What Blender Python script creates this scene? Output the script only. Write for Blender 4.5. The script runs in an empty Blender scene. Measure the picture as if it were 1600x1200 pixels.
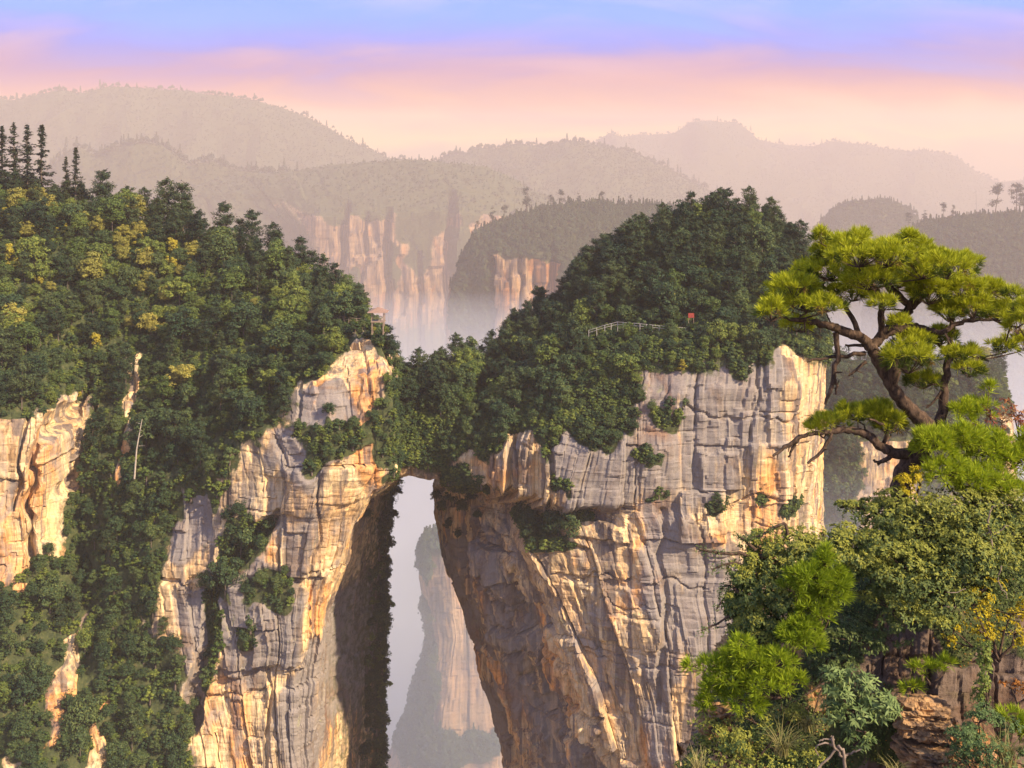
import bpy, math, random
import numpy as np
from mathutils import Vector
from mathutils.bvhtree import BVHTree

# ------------------------------------------------------------------ camera, sky, sun, exposure
sc = bpy.context.scene
F = 1716.0            # focal length in pixels of the 1600 x 1200 photograph
HOR = 235.0           # pixel row of the horizon
cam_d = bpy.data.cameras.new('camera')
cam = bpy.data.objects.new('camera', cam_d)
sc.collection.objects.link(cam)
cam_d.sensor_width = 36.0
cam_d.lens = 36.0 * F / 1600.0
cam_d.shift_y = -(600.0 - HOR) / 1600.0
cam.rotation_euler = (math.radians(90), 0, 0)
cam_d.clip_start = 0.5
cam_d.clip_end = 60000
sc.camera = cam

SUN_EL, SUN_AZ = 36.0, 56.0          # azimuth: degrees to the right of straight behind the camera
sd = Vector((math.sin(math.radians(SUN_AZ)) * math.cos(math.radians(SUN_EL)),
             -math.cos(math.radians(SUN_AZ)) * math.cos(math.radians(SUN_EL)),
             math.sin(math.radians(SUN_EL))))
sun_l = bpy.data.lights.new('sun', 'SUN')
sun_l.energy = 5.0
sun_l.angle = math.radians(0.9)
sun_l.color = (1.0, 0.81, 0.57)
sun = bpy.data.objects.new('sun', sun_l)
sun.rotation_euler = (-sd).to_track_quat('-Z', 'Y').to_euler()
sc.collection.objects.link(sun)

world = bpy.data.worlds.new('World')
sc.world = world
world.use_nodes = True
wt = world.node_tree
wt.nodes.clear()


def ramp(nt, stops, interp='LINEAR'):
    n = nt.nodes.new('ShaderNodeValToRGB')
    cr = n.color_ramp
    cr.interpolation = interp
    while len(cr.elements) < len(stops):
        cr.elements.new(0.5)
    for e, (p, c) in zip(cr.elements, stops):
        e.position = p
        e.color = (*c, 1) if len(c) == 3 else c
    return n


def build_world():
    N, L = wt.nodes, wt.links
    sky = N.new('ShaderNodeTexSky')
    sky.sky_type = 'NISHITA'
    sky.sun_disc = False
    sky.sun_elevation = math.radians(SUN_EL)
    sky.sun_rotation = math.atan2(sd.x, sd.y)
    b1 = N.new('ShaderNodeBackground')
    b1.inputs['Strength'].default_value = 0.08
    L.new(sky.outputs[0], b1.inputs['Color'])
    tc = N.new('ShaderNodeTexCoord')
    sep = N.new('ShaderNodeSeparateXYZ')
    L.new(tc.outputs['Generated'], sep.inputs[0])
    # thin cloud layer: directions projected onto a flat cloud deck
    za = N.new('ShaderNodeMath'); za.operation = 'ADD'; za.inputs[1].default_value = 0.40
    L.new(sep.outputs['Z'], za.inputs[0])
    dv = N.new('ShaderNodeVectorMath'); dv.operation = 'DIVIDE'
    L.new(tc.outputs['Generated'], dv.inputs[0]); L.new(za.outputs[0], dv.inputs[1])
    mp = N.new('ShaderNodeMapping')
    mp.inputs['Scale'].default_value = (1.0, 2.3, 0.0)
    mp.inputs['Rotation'].default_value = (0, 0, math.radians(-22))
    mp.inputs['Location'].default_value = (1.3, 0.4, 0)
    L.new(dv.outputs[0], mp.inputs[0])
    nz = N.new('ShaderNodeTexNoise')
    nz.inputs['Scale'].default_value = 2.0
    nz.inputs['Detail'].default_value = 10
    nz.inputs['Roughness'].default_value = 0.52
    nz.inputs['Distortion'].default_value = 0.5
    L.new(mp.outputs[0], nz.inputs['Vector'])
    cl = ramp(wt, [(0.48, (0, 0, 0)), (0.70, (1, 1, 1))])
    L.new(nz.outputs['Fac'], cl.inputs[0])
    # elevation gradient of the evening haze sky (z = sine of elevation)
    SKY = [(0.0, (0.6, 0.40, 0.10)), (0.012, (1.5, 0.95, 0.05)), (0.042, (0.80, 0.22, 0.06)), (0.070, (0.34, 0.10, 0.46)),
           (0.094, (0.02, 0.16, 1.05)), (0.122, (0.0, 0.36, 1.55)), (0.3, (0.40, 0.62, 1.40)), (1.0, (0.76, 0.92, 1.50))]
    gr = ramp(wt, SKY)
    wob = N.new('ShaderNodeMath'); wob.operation = 'MULTIPLY_ADD'
    wob.inputs[1].default_value = 0.09; wob.inputs[2].default_value = -0.045
    L.new(nz.outputs['Fac'], wob.inputs[0])
    ad = N.new('ShaderNodeMath'); ad.operation = 'SUBTRACT'
    L.new(sep.outputs['Z'], ad.inputs[0]); L.new(wob.outputs[0], ad.inputs[1])
    L.new(ad.outputs[0], gr.inputs[0])
    cc = ramp(wt, [(0.0, (1.3, 0.75, 0.1)), (0.06, (0.70, 0.28, 0.36)), (0.12, (0.58, 0.62, 1.35)), (0.4, (.8, .85, 1.3)), (1.0, (0.8, 0.9, 1.3))])
    L.new(sep.outputs['Z'], cc.inputs[0])
    mx = N.new('ShaderNodeMixRGB')
    cf = N.new('ShaderNodeMath'); cf.operation = 'MULTIPLY'; cf.inputs[1].default_value = 0.62
    L.new(cl.outputs[0], cf.inputs[0])
    L.new(cf.outputs[0], mx.inputs[0]); L.new(gr.outputs[0], mx.inputs[1]); L.new(cc.outputs[0], mx.inputs[2])
    b2 = N.new('ShaderNodeBackground')
    b2.inputs['Strength'].default_value = SKY_STRENGTH
    L.new(mx.outputs[0], b2.inputs['Color'])
    ms = N.new('ShaderNodeMixShader'); ms.inputs[0].default_value = 0.96
    L.new(b1.outputs[0], ms.inputs[1]); L.new(b2.outputs[0], ms.inputs[2])
    out = N.new('ShaderNodeOutputWorld')
    L.new(ms.outputs[0], out.inputs['Surface'])


SKY_STRENGTH = 0.46
build_world()
sc.view_settings.view_transform = 'Standard'
sc.view_settings.look = 'None'
sc.view_settings.gamma = 1.0
sc.view_settings.use_curve_mapping = False
sc.view_settings.exposure = 1.2
sc.cycles.use_denoising = True
sc.cycles.max_bounces = 5
sc.cycles.diffuse_bounces = 2
sc.cycles.glossy_bounces = 1
sc.cycles.transmission_bounces = 2
sc.cycles.transparent_max_bounces = 8
sc.cycles.volume_bounces = 1
sc.cycles.caustics_reflective = False
sc.cycles.caustics_refractive = False

FLOOR = -1100.0
HAZE_DENSITY = 1.05e-4
BASE = FLOOR - 12.0


# ------------------------------------------------------------------ helpers
def W(px, py, Y):
    """A point at depth Y seen at photograph pixel (px, py)."""
    return ((px - 800.0) / F * Y, Y, (HOR - py) / F * Y)


def link(o, parent=None):
    sc.collection.objects.link(o)
    if parent is not None:
        o.parent = parent
    return o


def tag(o, label=None, cat=None, group=None, kind=None):
    if label: o['label'] = label
    if cat: o['category'] = cat
    if group: o['group'] = group
    if kind: o['kind'] = kind
    return o


def empty(name, loc=(0, 0, 0), rz=0.0, s=1.0):
    o = bpy.data.objects.new(name, None)
    o.location = loc
    o.rotation_euler = (0, 0, rz)
    o.scale = (s, s, s)
    o.empty_display_size = 0.3
    return link(o)


def mesh_np(name, verts, faces, mats, midx=None, smooth=False, attrs=None):
    """verts (n,3); faces (m,k) with one k."""
    verts = np.asarray(verts, dtype=np.float32)
    faces = np.asarray(faces, dtype=np.int32)
    me = bpy.data.meshes.new(name)
    m, k = faces.shape
    me.vertices.add(len(verts))
    me.vertices.foreach_set('co', verts.ravel())
    me.loops.add(m * k)
    me.loops.foreach_set('vertex_index', faces.ravel())
    me.polygons.add(m)
    me.polygons.foreach_set('loop_start', np.arange(0, m * k, k, dtype=np.int32))
    if midx is not None:
        me.polygons.foreach_set('material_index', np.asarray(midx, dtype=np.int32))
    me.polygons.foreach_set('use_smooth', np.full(m, smooth, dtype=bool))
    for mt in (mats if isinstance(mats, (list, tuple)) else [mats]):
        me.materials.append(mt)
    if attrs:
        for an, av in attrs.items():
            a = me.attributes.new(an, 'FLOAT', 'POINT')
            a.data.foreach_set('value', np.asarray(av, dtype=np.float32).ravel())
    me.update(calc_edges=True)
    return me


def obj(name, me, parent=None):
    return link(bpy.data.objects.new(name, me), parent)


# numpy noise
def _hash(ix, iy, iz, seed):
    with np.errstate(over='ignore'):
        h = (ix.astype(np.uint32) * np.uint32(374761393) + iy.astype(np.uint32) * np.uint32(668265263)
             + iz.astype(np.uint32) * np.uint32(2147483647) + np.uint32((seed * 1274126177) & 0xFFFFFFFF))
        h = (h ^ (h >> np.uint32(13))) * np.uint32(1274126177)
        h = (h ^ (h >> np.uint32(16))) * np.uint32(2246822519)
        h = h ^ (h >> np.uint32(15))
    return h.astype(np.float64) / 4294967295.0


def vn(x, y, z, seed=0):
    """value noise in -1..1"""
    x, y, z = np.broadcast_arrays(np.asarray(x, float), np.asarray(y, float), np.asarray(z, float))
    ix, iy, iz = np.floor(x).astype(np.int64), np.floor(y).astype(np.int64), np.floor(z).astype(np.int64)
    fx, fy, fz = x - ix, y - iy, z - iz
    fx, fy, fz = [t * t * t * (t * (t * 6 - 15) + 10) for t in (fx, fy, fz)]
    r = 0
    for dx in (0, 1):
        wx = fx if dx else 1 - fx
        for dy in (0, 1):
            wy = fy if dy else 1 - fy
            for dz in (0, 1):
                wz = fz if dz else 1 - fz
                r = r + wx * wy * wz * _hash(ix + dx, iy + dy, iz + dz, seed)
    return r * 2 - 1


def fbm(x, y, z, seed=0, oct=4, gain=0.5):
    r, a, f, t = 0, 1.0, 1.0, 0
    for i in range(oct):
        r = r + a * vn(x * f, y * f, z * f, seed + i * 17)
        t += a
        a *= gain
        f *= 2.03
    return r / t


def blocks(s, z, w, h, seed):
    """piecewise constant joint blocks, -1..1, and the distance to the nearest joint (0 at the joint)"""
    i = np.floor(s / w)
    fs = s / w - i
    zz = z / h + _hash(i.astype(np.int64), np.zeros_like(i, dtype=np.int64), np.zeros_like(i, dtype=np.int64), seed) * 3
    j = np.floor(zz)
    fz = zz - j
    v = _hash(i.astype(np.int64), j.astype(np.int64), np.zeros_like(i, dtype=np.int64), seed + 5)
    e = np.minimum(np.minimum(fs, 1 - fs) * w, np.minimum(fz, 1 - fz) * h)
    return v * 2 - 1, e


# ------------------------------------------------------------------ materials
def new_mat(name):
    m = bpy.data.materials.new(name)
    m.use_nodes = True
    nt = m.node_tree
    nt.nodes.clear()
    out = nt.nodes.new('ShaderNodeOutputMaterial')
    b = nt.nodes.new('ShaderNodeBsdfPrincipled')
    nt.links.new(b.outputs[0], out.inputs['Surface'])
    b.inputs['Specular IOR Level'].default_value = 0.15
    return m, nt, b, out


def noise(nt, vec, scale, detail=4, rough=0.55, dist=0.0):
    n = nt.nodes.new('ShaderNodeTexNoise')
    n.inputs['Scale'].default_value = scale
    n.inputs['Detail'].default_value = detail
    n.inputs['Roughness'].default_value = rough
    n.inputs['Distortion'].default_value = dist
    if vec is not None:
        nt.links.new(vec, n.inputs['Vector'])
    return n.outputs['Fac']


def mapping(nt, vec, scale, rot=(0, 0, 0)):
    n = nt.nodes.new('ShaderNodeMapping')
    n.inputs['Scale'].default_value = scale
    n.inputs['Rotation'].default_value = rot
    nt.links.new(vec, n.inputs[0])
    return n.outputs[0]


def mix(nt, fac, a, b, mode='MIX'):
    n = nt.nodes.new('ShaderNodeMixRGB')
    n.blend_type = mode
    for i, v in ((0, fac), (1, a), (2, b)):
        if hasattr(v, 'links'):
            nt.links.new(v, n.inputs[i])
        elif isinstance(v, tuple):
            n.inputs[i].default_value = (*v, 1) if len(v) == 3 else v
        else:
            n.inputs[i].default_value = v
    return n.outputs[0]


def math_n(nt, op, a, b=None):
    n = nt.nodes.new('ShaderNodeMath')
    n.operation = op
    for i, v in ((0, a), (1, b)):
        if v is None: continue
        if hasattr(v, 'links'):
            nt.links.new(v, n.inputs[i])
        else:
            n.inputs[i].default_value = v
    return n.outputs[0]


def rock_material(name, k=1.0, bump=0.5, vrun=0.022, tint=(1, 1, 1)):
    """Quartz sandstone: cream to orange faces, bedding lines, dark water stains, lichen; 'veg' turns it to undergrowth, 'stain' to patina and painted facet shade."""
    m, nt, b, out = new_mat(name)
    L = nt.links
    g = nt.nodes.new('ShaderNodeNewGeometry')
    P = g.outputs['Position']
    big = noise(nt, mapping(nt, P, (0.035 * k, 0.035 * k, 0.022 * k)), 1.0, 5, 0.6, 0.4)
    base = ramp(nt, [(0.28, (0.314, 0.230, 0.162)), (0.42, (0.504, 0.336, 0.174)), (0.52, (0.582, 0.442, 0.252)), (0.62, (0.582, 0.291, 0.101)), (0.75, (0.381, 0.274, 0.185))])
    L.new(big, base.inputs[0])
    col = base.outputs[0]
    # vertical colour runs
    runs = noise(nt, mapping(nt, P, (0.42 * k, 0.42 * k, vrun * k)), 1.0, 5, 0.62, 0.25)
    r1 = ramp(nt, [(0.36, (0.55, 0.50, 0.46)), (0.50, (1.0, 1.0, 1.0)), (0.66, (1.22, 1.12, 0.95))])
    L.new(runs, r1.inputs[0])
    col = mix(nt, 0.85, col, r1.outputs[0], 'MULTIPLY')
    run2 = noise(nt, mapping(nt, P, (1.25 * k, 1.25 * k, vrun * 1.6 * k)), 1.0, 4, 0.6, 0.15)
    r1b = ramp(nt, [(0.38, (0.50, 0.47, 0.45)), (0.49, (1, 1, 1)), (0.64, (1.12, 1.06, 0.96))])
    L.new(run2, r1b.inputs[0])
    col = mix(nt, 0.7, col, r1b.outputs[0], 'MULTIPLY')
    # bedding
    bed = noise(nt, mapping(nt, P, (0.03 * k, 0.03 * k, 0.85 * k)), 1.0, 5, 0.7, 0.3)
    r2 = ramp(nt, [(0.34, (0.76, 0.73, 0.70)), (0.47, (1, 1, 1)), (0.7, (1.10, 1.07, 1.02))])
    L.new(bed, r2.inputs[0])
    col = mix(nt, 0.7, col, r2.outputs[0], 'MULTIPLY')
    # pale bleached patches
    pal = noise(nt, mapping(nt, P, (0.16 * k, 0.16 * k, 0.10 * k)), 1.0, 6, 0.65, 0.8)
    r3 = ramp(nt, [(0.56, (0, 0, 0)), (0.68, (1, 1, 1))])
    L.new(pal, r3.inputs[0])
    col = mix(nt, math_n(nt, 'MULTIPLY', r3.outputs[0], 0.55), col, (0.60, 0.49, 0.31))
    # dark water stains, and shade painted on the arch-side facet
    st = nt.nodes.new('ShaderNodeAttribute'); st.attribute_name = 'stain_shade'
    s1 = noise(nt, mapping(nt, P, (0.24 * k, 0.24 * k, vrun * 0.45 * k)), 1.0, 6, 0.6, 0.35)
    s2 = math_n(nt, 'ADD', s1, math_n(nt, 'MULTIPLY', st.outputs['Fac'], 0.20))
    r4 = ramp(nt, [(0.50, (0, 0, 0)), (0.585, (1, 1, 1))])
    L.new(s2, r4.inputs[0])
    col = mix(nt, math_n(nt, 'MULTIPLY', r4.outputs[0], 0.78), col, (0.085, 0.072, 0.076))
    # grey patina, also greying the arch-side facet as shade; lichen
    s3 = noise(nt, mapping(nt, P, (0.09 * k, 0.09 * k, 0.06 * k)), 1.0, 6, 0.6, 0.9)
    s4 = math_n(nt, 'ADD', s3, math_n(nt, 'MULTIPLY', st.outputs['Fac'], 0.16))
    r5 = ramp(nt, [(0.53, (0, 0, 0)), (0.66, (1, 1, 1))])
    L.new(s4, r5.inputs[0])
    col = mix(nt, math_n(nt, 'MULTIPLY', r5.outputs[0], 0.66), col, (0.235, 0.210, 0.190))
    s5 = noise(nt, mapping(nt, P, (0.13 * k, 0.13 * k, 0.13 * k)), 1.0, 6, 0.7, 0.6)
    r6 = ramp(nt, [(0.62, (0, 0, 0)), (0.70, (1, 1, 1))])
    L.new(s5, r6.inputs[0])
    col = mix(nt, math_n(nt, 'MULTIPLY', r6.outputs[0], 0.5), col, (0.22, 0.22, 0.09))
    # fine speckle
    fn = noise(nt, P, 2.6 * k, 6, 0.75)
    r7 = ramp(nt, [(0.3, (0.68, 0.66, 0.64)), (0.5, (1, 1, 1)), (0.7, (1.15, 1.13, 1.1))])
    L.new(fn, r7.inputs[0])
    col = mix(nt, 0.7, col, r7.outputs[0], 'MULTIPLY')
    col = mix(nt, 1.0, col, tint, 'MULTIPLY')
    # undergrowth
    ve = nt.nodes.new('ShaderNodeAttribute'); ve.attribute_name = 'veg'
    vg = noise(nt, P, 0.5 * k, 5, 0.7)
    rv = ramp(nt, [(0.3, (0.020, 0.028, 0.012)), (0.55, (0.055, 0.065, 0.024)), (0.75, (0.12, 0.10, 0.045))])
    L.new(vg, rv.inputs[0])
    vf = math_n(nt, 'ADD', ve.outputs['Fac'], math_n(nt, 'MULTIPLY', math_n(nt, 'SUBTRACT', vg, 0.5), 0.9))
    rvf = ramp(nt, [(0.42, (0, 0, 0)), (0.62, (1, 1, 1))])
    L.new(vf, rvf.inputs[0])
    col = mix(nt, rvf.outputs[0], col, rv.outputs[0])
    L.new(col, b.inputs['Base Color'])
    b.inputs['Roughness'].default_value = 0.9
    bm = nt.nodes.new('ShaderNodeBump')
    bm.inputs['Strength'].default_value = bump
    bm.inputs['Distance'].default_value = 0.32 / k
    hgt = math_n(nt, 'ADD', math_n(nt, 'MULTIPLY', bed, 0.9), math_n(nt, 'ADD', math_n(nt, 'MULTIPLY', fn, 0.7), math_n(nt, 'MULTIPLY', runs, 0.9)))
    L.new(hgt, bm.inputs['Height'])
    L.new(bm.outputs[0], b.inputs['Normal'])
    return m


def leaf_material(name, cols, transl=0.14):
    """Foliage whose tint changes a little from tree to tree and from leaf clump to leaf clump."""
    m, nt, b, out = new_mat(name)
    L = nt.links
    oi = nt.nodes.new('ShaderNodeObjectInfo')
    g = nt.nodes.new('ShaderNodeNewGeometry')
    r = ramp(nt, [(i / max(1, len(cols) - 1), c) for i, c in enumerate(cols)])
    n = math_n(nt, 'MULTIPLY', g.outputs['Random Per Island'], 0.55)
    v = math_n(nt, 'ADD', n, math_n(nt, 'MULTIPLY', oi.outputs['Random'], 0.45))
    L.new(v, r.inputs[0])
    L.new(r.outputs[0], b.inputs['Base Color'])
    b.inputs['Roughness'].default_value = 0.62
    tr = nt.nodes.new('ShaderNodeBsdfTranslucent')
    L.new(r.outputs[0], tr.inputs['Color'])
    ms = nt.nodes.new('ShaderNodeMixShader')
    ms.inputs[0].default_value = transl
    L.new(b.outputs[0], ms.inputs[1]); L.new(tr.outputs[0], ms.inputs[2])
    L.new(ms.outputs[0], out.inputs['Surface'])
    return m


def bark_material(name, c0, c1, scale=9.0, bump=0.6, dist=0.02):
    m, nt, b, out = new_mat(name)
    tc = nt.nodes.new('ShaderNodeNewGeometry')
    n = noise(nt, mapping(nt, tc.outputs['Position'], (1, 1, 0.45)), scale, 6, 0.7, 0.5)
    r = ramp(nt, [(0.32, c0), (0.66, c1)])
    nt.links.new(n, r.inputs[0])
    nt.links.new(r.outputs[0], b.inputs['Base Color'])
    b.inputs['Roughness'].default_value = 0.95
    bm = nt.nodes.new('ShaderNodeBump')
    bm.inputs['Strength'].default_value = bump
    bm.inputs['Distance'].default_value = dist
    nt.links.new(n, bm.inputs['Height'])
    nt.links.new(bm.outputs[0], b.inputs['Normal'])
    return m


def plain_material(name, c, rough=0.8):
    m, nt, b, out = new_mat(name)
    g = nt.nodes.new('ShaderNodeNewGeometry')
    n = noise(nt, g.outputs['Position'], 3.0, 5, 0.7)
    r = ramp(nt, [(0.3, tuple(x * 0.7 for x in c)), (0.7, tuple(min(1, x * 1.2) for x in c))])
    nt.links.new(n, r.inputs[0])
    nt.links.new(r.outputs[0], b.inputs['Base Color'])
    b.inputs['Roughness'].default_value = rough
    return m


M = {}
M['rock'] = rock_material('sandstone')
M['rock_far'] = rock_material('sandstone_far', k=0.22, bump=0.6, tint=(0.56, 0.49, 0.47))
M['rock_near'] = rock_material('sandstone_crag', k=7.0, bump=0.9, vrun=0.3, tint=(0.62, 0.52, 0.46))
M['leaf_dark'] = leaf_material('leaf_dark', [(0.008, 0.021, 0.012), (0.034, 0.061, 0.022), (0.110, 0.134, 0.035)])
M['leaf_mid'] = leaf_material('leaf_mid', [(0.017, 0.039, 0.011), (0.074, 0.108, 0.021), (0.213, 0.230, 0.037)])
M['leaf_olive'] = leaf_material('leaf_olive', [(0.105, 0.108, 0.022), (0.209, 0.196, 0.037), (0.319, 0.259, 0.046)])
M['leaf_gold'] = leaf_material('leaf_gold', [(0.16, 0.13, 0.015), (0.30, 0.25, 0.025), (0.38, 0.30, 0.03)])
M['leaf_fir'] = leaf_material('leaf_fir', [(0.010, 0.020, 0.012), (0.024, 0.036, 0.018), (0.045, 0.056, 0.022)])
M['needle'] = leaf_material('needle', [(0.007, 0.019, 0.012), (0.030, 0.052, 0.022), (0.100, 0.122, 0.036)])
M['leaf_haze'] = leaf_material('leaf_distant', [(0.026, 0.042, 0.018), (0.042, 0.062, 0.024), (0.062, 0.08, 0.03)])
M['bark'] = bark_material('bark', (0.055, 0.042, 0.032), (0.16, 0.125, 0.095), 3.0)
M['bark_pale'] = bark_material('bark_pale', (0.24, 0.20, 0.16), (0.42, 0.36, 0.28), 3.0)
M['pine_bark'] = bark_material('pine_bark', (0.018, 0.012, 0.009), (0.12, 0.078, 0.052), 14.0, 1.0, 0.03)
M['dead_wood'] = bark_material('dead_wood', (0.08, 0.06, 0.045), (0.26, 0.20, 0.15), 12.0)
M['timber'] = plain_material('weathered_timber', (0.26, 0.19, 0.14))
M['thatch'] = plain_material('roof_tiles', (0.24, 0.15, 0.105))
M['metal'] = plain_material('railing_metal', (0.42, 0.38, 0.34), 0.6)
M['red'] = plain_material('red_paint', (0.28, 0.05, 0.035), 0.6)
M['valley'] = rock_material('valley_floor', k=0.3)


# ------------------------------------------------------------------ terrain sheets
def B(px, Y):
    return ((px - 800.0) / F * Y, Y, BASE)


def cage(rows):
    out = []
    for r in rows:
        q = []
        for p in r:
            q.append(B(p[0], p[2]) if p[1] is None else W(*p[:3]))
        out.append(q)
    return np.array(out, dtype=float)


def densify(C, rstep, cstep):
    """bilinear refinement of a control cage; rstep / cstep: metres per cell for each interval"""
    R, K, _ = C.shape
    def params(n, axis, step):
        t = []
        for i in range(n - 1):
            d = np.linalg.norm((C[i + 1] - C[i]) if axis == 0 else (C[:, i + 1] - C[:, i]), axis=-1)
            st = step[i] if isinstance(step, (list, tuple)) else step
            k = max(1, int(math.ceil(np.percentile(d, 75) / st)))
            t.append(i + np.arange(k) / k)
        t.append(np.array([n - 1.0]))
        return np.concatenate(t)
    tr, tcn = params(R, 0, rstep), params(K, 1, cstep)
    i = np.minimum(tr.astype(int), R - 2); fr = (tr - i)[:, None, None]
    j = np.minimum(tcn.astype(int), K - 2); fc = (tcn - j)[None, :, None]
    P = (C[i][:, j] * (1 - fr) * (1 - fc) + C[i + 1][:, j] * fr * (1 - fc) + C[i][:, j + 1] * (1 - fr) * fc + C[i + 1][:, j + 1] * fr * fc)
    return P, tr, tcn


def grid_normals(P):
    dr = np.gradient(P, axis=0); dc = np.gradient(P, axis=1)
    n = np.cross(dc, dr)
    return n / np.maximum(np.linalg.norm(n, axis=-1, keepdims=True), 1e-9)


def smooth_grid(P, n):
    for _ in range(n):
        Q = P.copy()
        Q[1:-1] = (P[:-2] + 2 * P[1:-1] + P[2:]) / 4
        P = Q
        Q = P.copy()
        Q[:, 1:-1] = (P[:, :-2] + 2 * P[:, 1:-1] + P[:, 2:]) / 4
        P = Q
    return P


def soft_blob(X, Z, blobs, Y0):
    """soft union of ellipses given in photograph pixels at depth Y0, in world x / z"""
    r = np.zeros_like(X)
    for px, py, rx, ry, *wt_ in blobs:
        cx, _, cz = W(px, py, Y0)
        q = ((X - cx) / (rx / F * Y0)) ** 2 + ((Z - cz) / (ry / F * Y0)) ** 2
        r = np.maximum(r, np.clip(1.6 - q, 0, 1) * (wt_[0] if wt_ else 1.0))
    return r


def seg_dist(X, Z, pl, Y0):
    d = np.full_like(X, 1e9)
    pts = [W(a, b_, Y0) for a, b_ in pl]
    for (ax, _, az), (bx, _, bz) in zip(pts[:-1], pts[1:]):
        vx, vz = bx - ax, bz - az
        t = np.clip(((X - ax) * vx + (Z - az) * vz) / (vx * vx + vz * vz), 0, 1)
        d = np.minimum(d, np.hypot(X - ax - t * vx, Z - az - t * vz))
    return d


SURF = {}


def terrain(name, rows, rstep, cstep, mat, seed, amp=1.0, size=1.0, veg_rows=None, veg_cols=None, veg_add=(), veg_cut=(), stain_shade=(), grooves=(), boxes=(), Y0=345.0,
            smooth=2, flat_top=0.45, label=None, cat=None, kind='structure', relief=1.0, gully=0.0, amp_cols=None):
    C = cage(rows)
    P, tr, tcn = densify(C, rstep, cstep)
    P = smooth_grid(P, smooth)
    X, Y, Z = P[..., 0], P[..., 1], P[..., 2]
    s = np.concatenate([[0], np.cumsum(np.linalg.norm(np.diff(P[P.shape[0] // 3], axis=0), axis=-1))])[None, :] + 0 * X
    N0 = grid_normals(smooth_grid(P, 3))
    # broad swell so that no cage edge stays straight
    k = size
    lo = np.stack([fbm(X / (22 * k), Y / (22 * k), Z / (30 * k), seed + q, 3) for q in (1, 2)], -1)
    # vegetation
    up = np.clip((N0[..., 2] - flat_top) / 0.25, 0, 1)
    veg = up.copy()
    if veg_rows is not None:
        vr = np.interp(tr, np.arange(len(veg_rows)), veg_rows)[:, None]
        veg = np.maximum(veg, vr + 0 * X)
    if veg_cols is not None:
        vc = np.interp(tcn, np.arange(len(veg_cols)), veg_cols)[None, :]
        veg = np.maximum(veg, vc + 0 * X)
    Xw = X + 3.0 * k * vn(X / (7 * k), Z / (7 * k), Y / (7 * k), seed + 31)
    Zw = Z + 4.5 * k * vn(X / (7 * k), Z / (7 * k), Y / (7 * k), seed + 37) + 2.0 * k * vn(X / (2.5 * k), Z / (2.5 * k), Y / (3 * k), seed + 38)
    if veg_add: veg = np.maximum(veg, soft_blob(Xw, Zw, veg_add, Y0))
    if veg_cut: veg = veg * (1 - soft_blob(Xw, Zw, veg_cut, Y0))
    sta = np.clip(soft_blob(Xw, Zw, stain_shade, Y0), 0, 1) if stain_shade else np.zeros_like(X)
    rock = 1 - np.clip(veg * 1.2, 0, 1)
    # joint blocks, bedding, flutes
    sw = s + 1.3 * k * vn(X / (16 * k), Y / (11 * k), Z / (14 * k), seed + 3) + 0.25 * k * vn(X / (2 * k), Y / (2 * k), Z / (3 * k), seed + 4)
    zw = Z + 1.6 * k * vn(X / (12 * k), Y / (12 * k), Z / (40 * k), seed + 5) + 0.05 * s + 0.2 * k * vn(X / (2 * k), Y / (2 * k), Z / (2 * k), seed + 6)
    b1, e1 = blocks(sw, zw, 15 * k, 34 * k, seed + 7)
    b2, e2 = blocks(sw * 1.07 + 3, zw, 5.5 * k, 21 * k, seed + 8)
    b3, e3 = blocks(sw * 0.93 + 7, zw, 2.3 * k, 8.5 * k, seed + 9)
    zq = zw / (2.6 * k)
    bed = np.where(_hash(np.floor(zq).astype(np.int64), np.zeros(X.shape, np.int64), np.zeros(X.shape, np.int64), seed + 11) > 0.5, 1, -1) * 0.3 + 0.5 * vn(0 * X, 0 * X, zw / (1.1 * k), seed + 12)
    fl = vn(sw / (2.4 * k), zw / (26 * k), 0 * X, seed + 13)
    fl2 = vn(sw / (0.9 * k), zw / (9 * k), 0 * X, seed + 14)
    b4, e4 = blocks(zw * 0.9 + 11, sw, 4.2 * k, 23 * k, seed + 19)          # long level slabs
    d = (1.6 * b1 + 0.8 * b2 + 0.34 * b3 + 0.18 * b4 + 0.22 * bed + 0.36 * fl + 0.14 * fl2 + 0.26 * fbm(X / (2.6 * k), Y / (2.6 * k), Z / (1.6 * k), seed + 15, 4, 0.65)
         - 1.0 * np.clip(1 - e1 / (0.5 * k), 0, 1) - 0.3 * np.clip(1 - e2 / (0.38 * k), 0, 1) * (b1 > -.2) - 0.12 * np.clip(1 - e4 / (0.35 * k), 0, 1)) * k * amp
    if amp_cols is not None:
        ac = np.interp(tcn, np.arange(len(amp_cols)), amp_cols)[None, :]
        d = d * np.where(tr[:, None] < 6.6, ac, 1.0)
    d = d * (0.25 + 0.75 * rock) + (1 - rock) * 1.2 * k * fbm(X / (9 * k), Y / (9 * k), Z / (9 * k), seed + 21, 3)
    for pl, wd, dep in grooves:
        q = seg_dist(Xw * 0.5 + X * 0.5, Zw * 0.5 + Z * 0.5, pl, Y0) / wd
        d = d - dep * np.clip(1.25 - q, 0, 1) ** 0.7 * (q < 1.25)
    for x0, y0, x1, y1, push in boxes:
        ax, _, az = W(x0, y0, Y0); bx, _, bz = W(x1, y1, Y0)
        wq = 0.5 * k
        xx = X + 0.7 * k * vn(X / (2.2 * k), Z / (2.2 * k), 0 * X, seed + 41); zz = Z + 0.5 * k * vn(X / (2.6 * k), Z / (1.8 * k), 0 * X, seed + 43)
        ins = np.clip(np.minimum(np.minimum(xx - ax, bx - xx), np.minimum(az - zz, zz - bz)) / wq, 0, 1)
        d = d + push * ins
    edge = np.ones(P.shape[:2]); edge[:, 0] = 0.3; edge[:, -1] = 0.3
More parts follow.
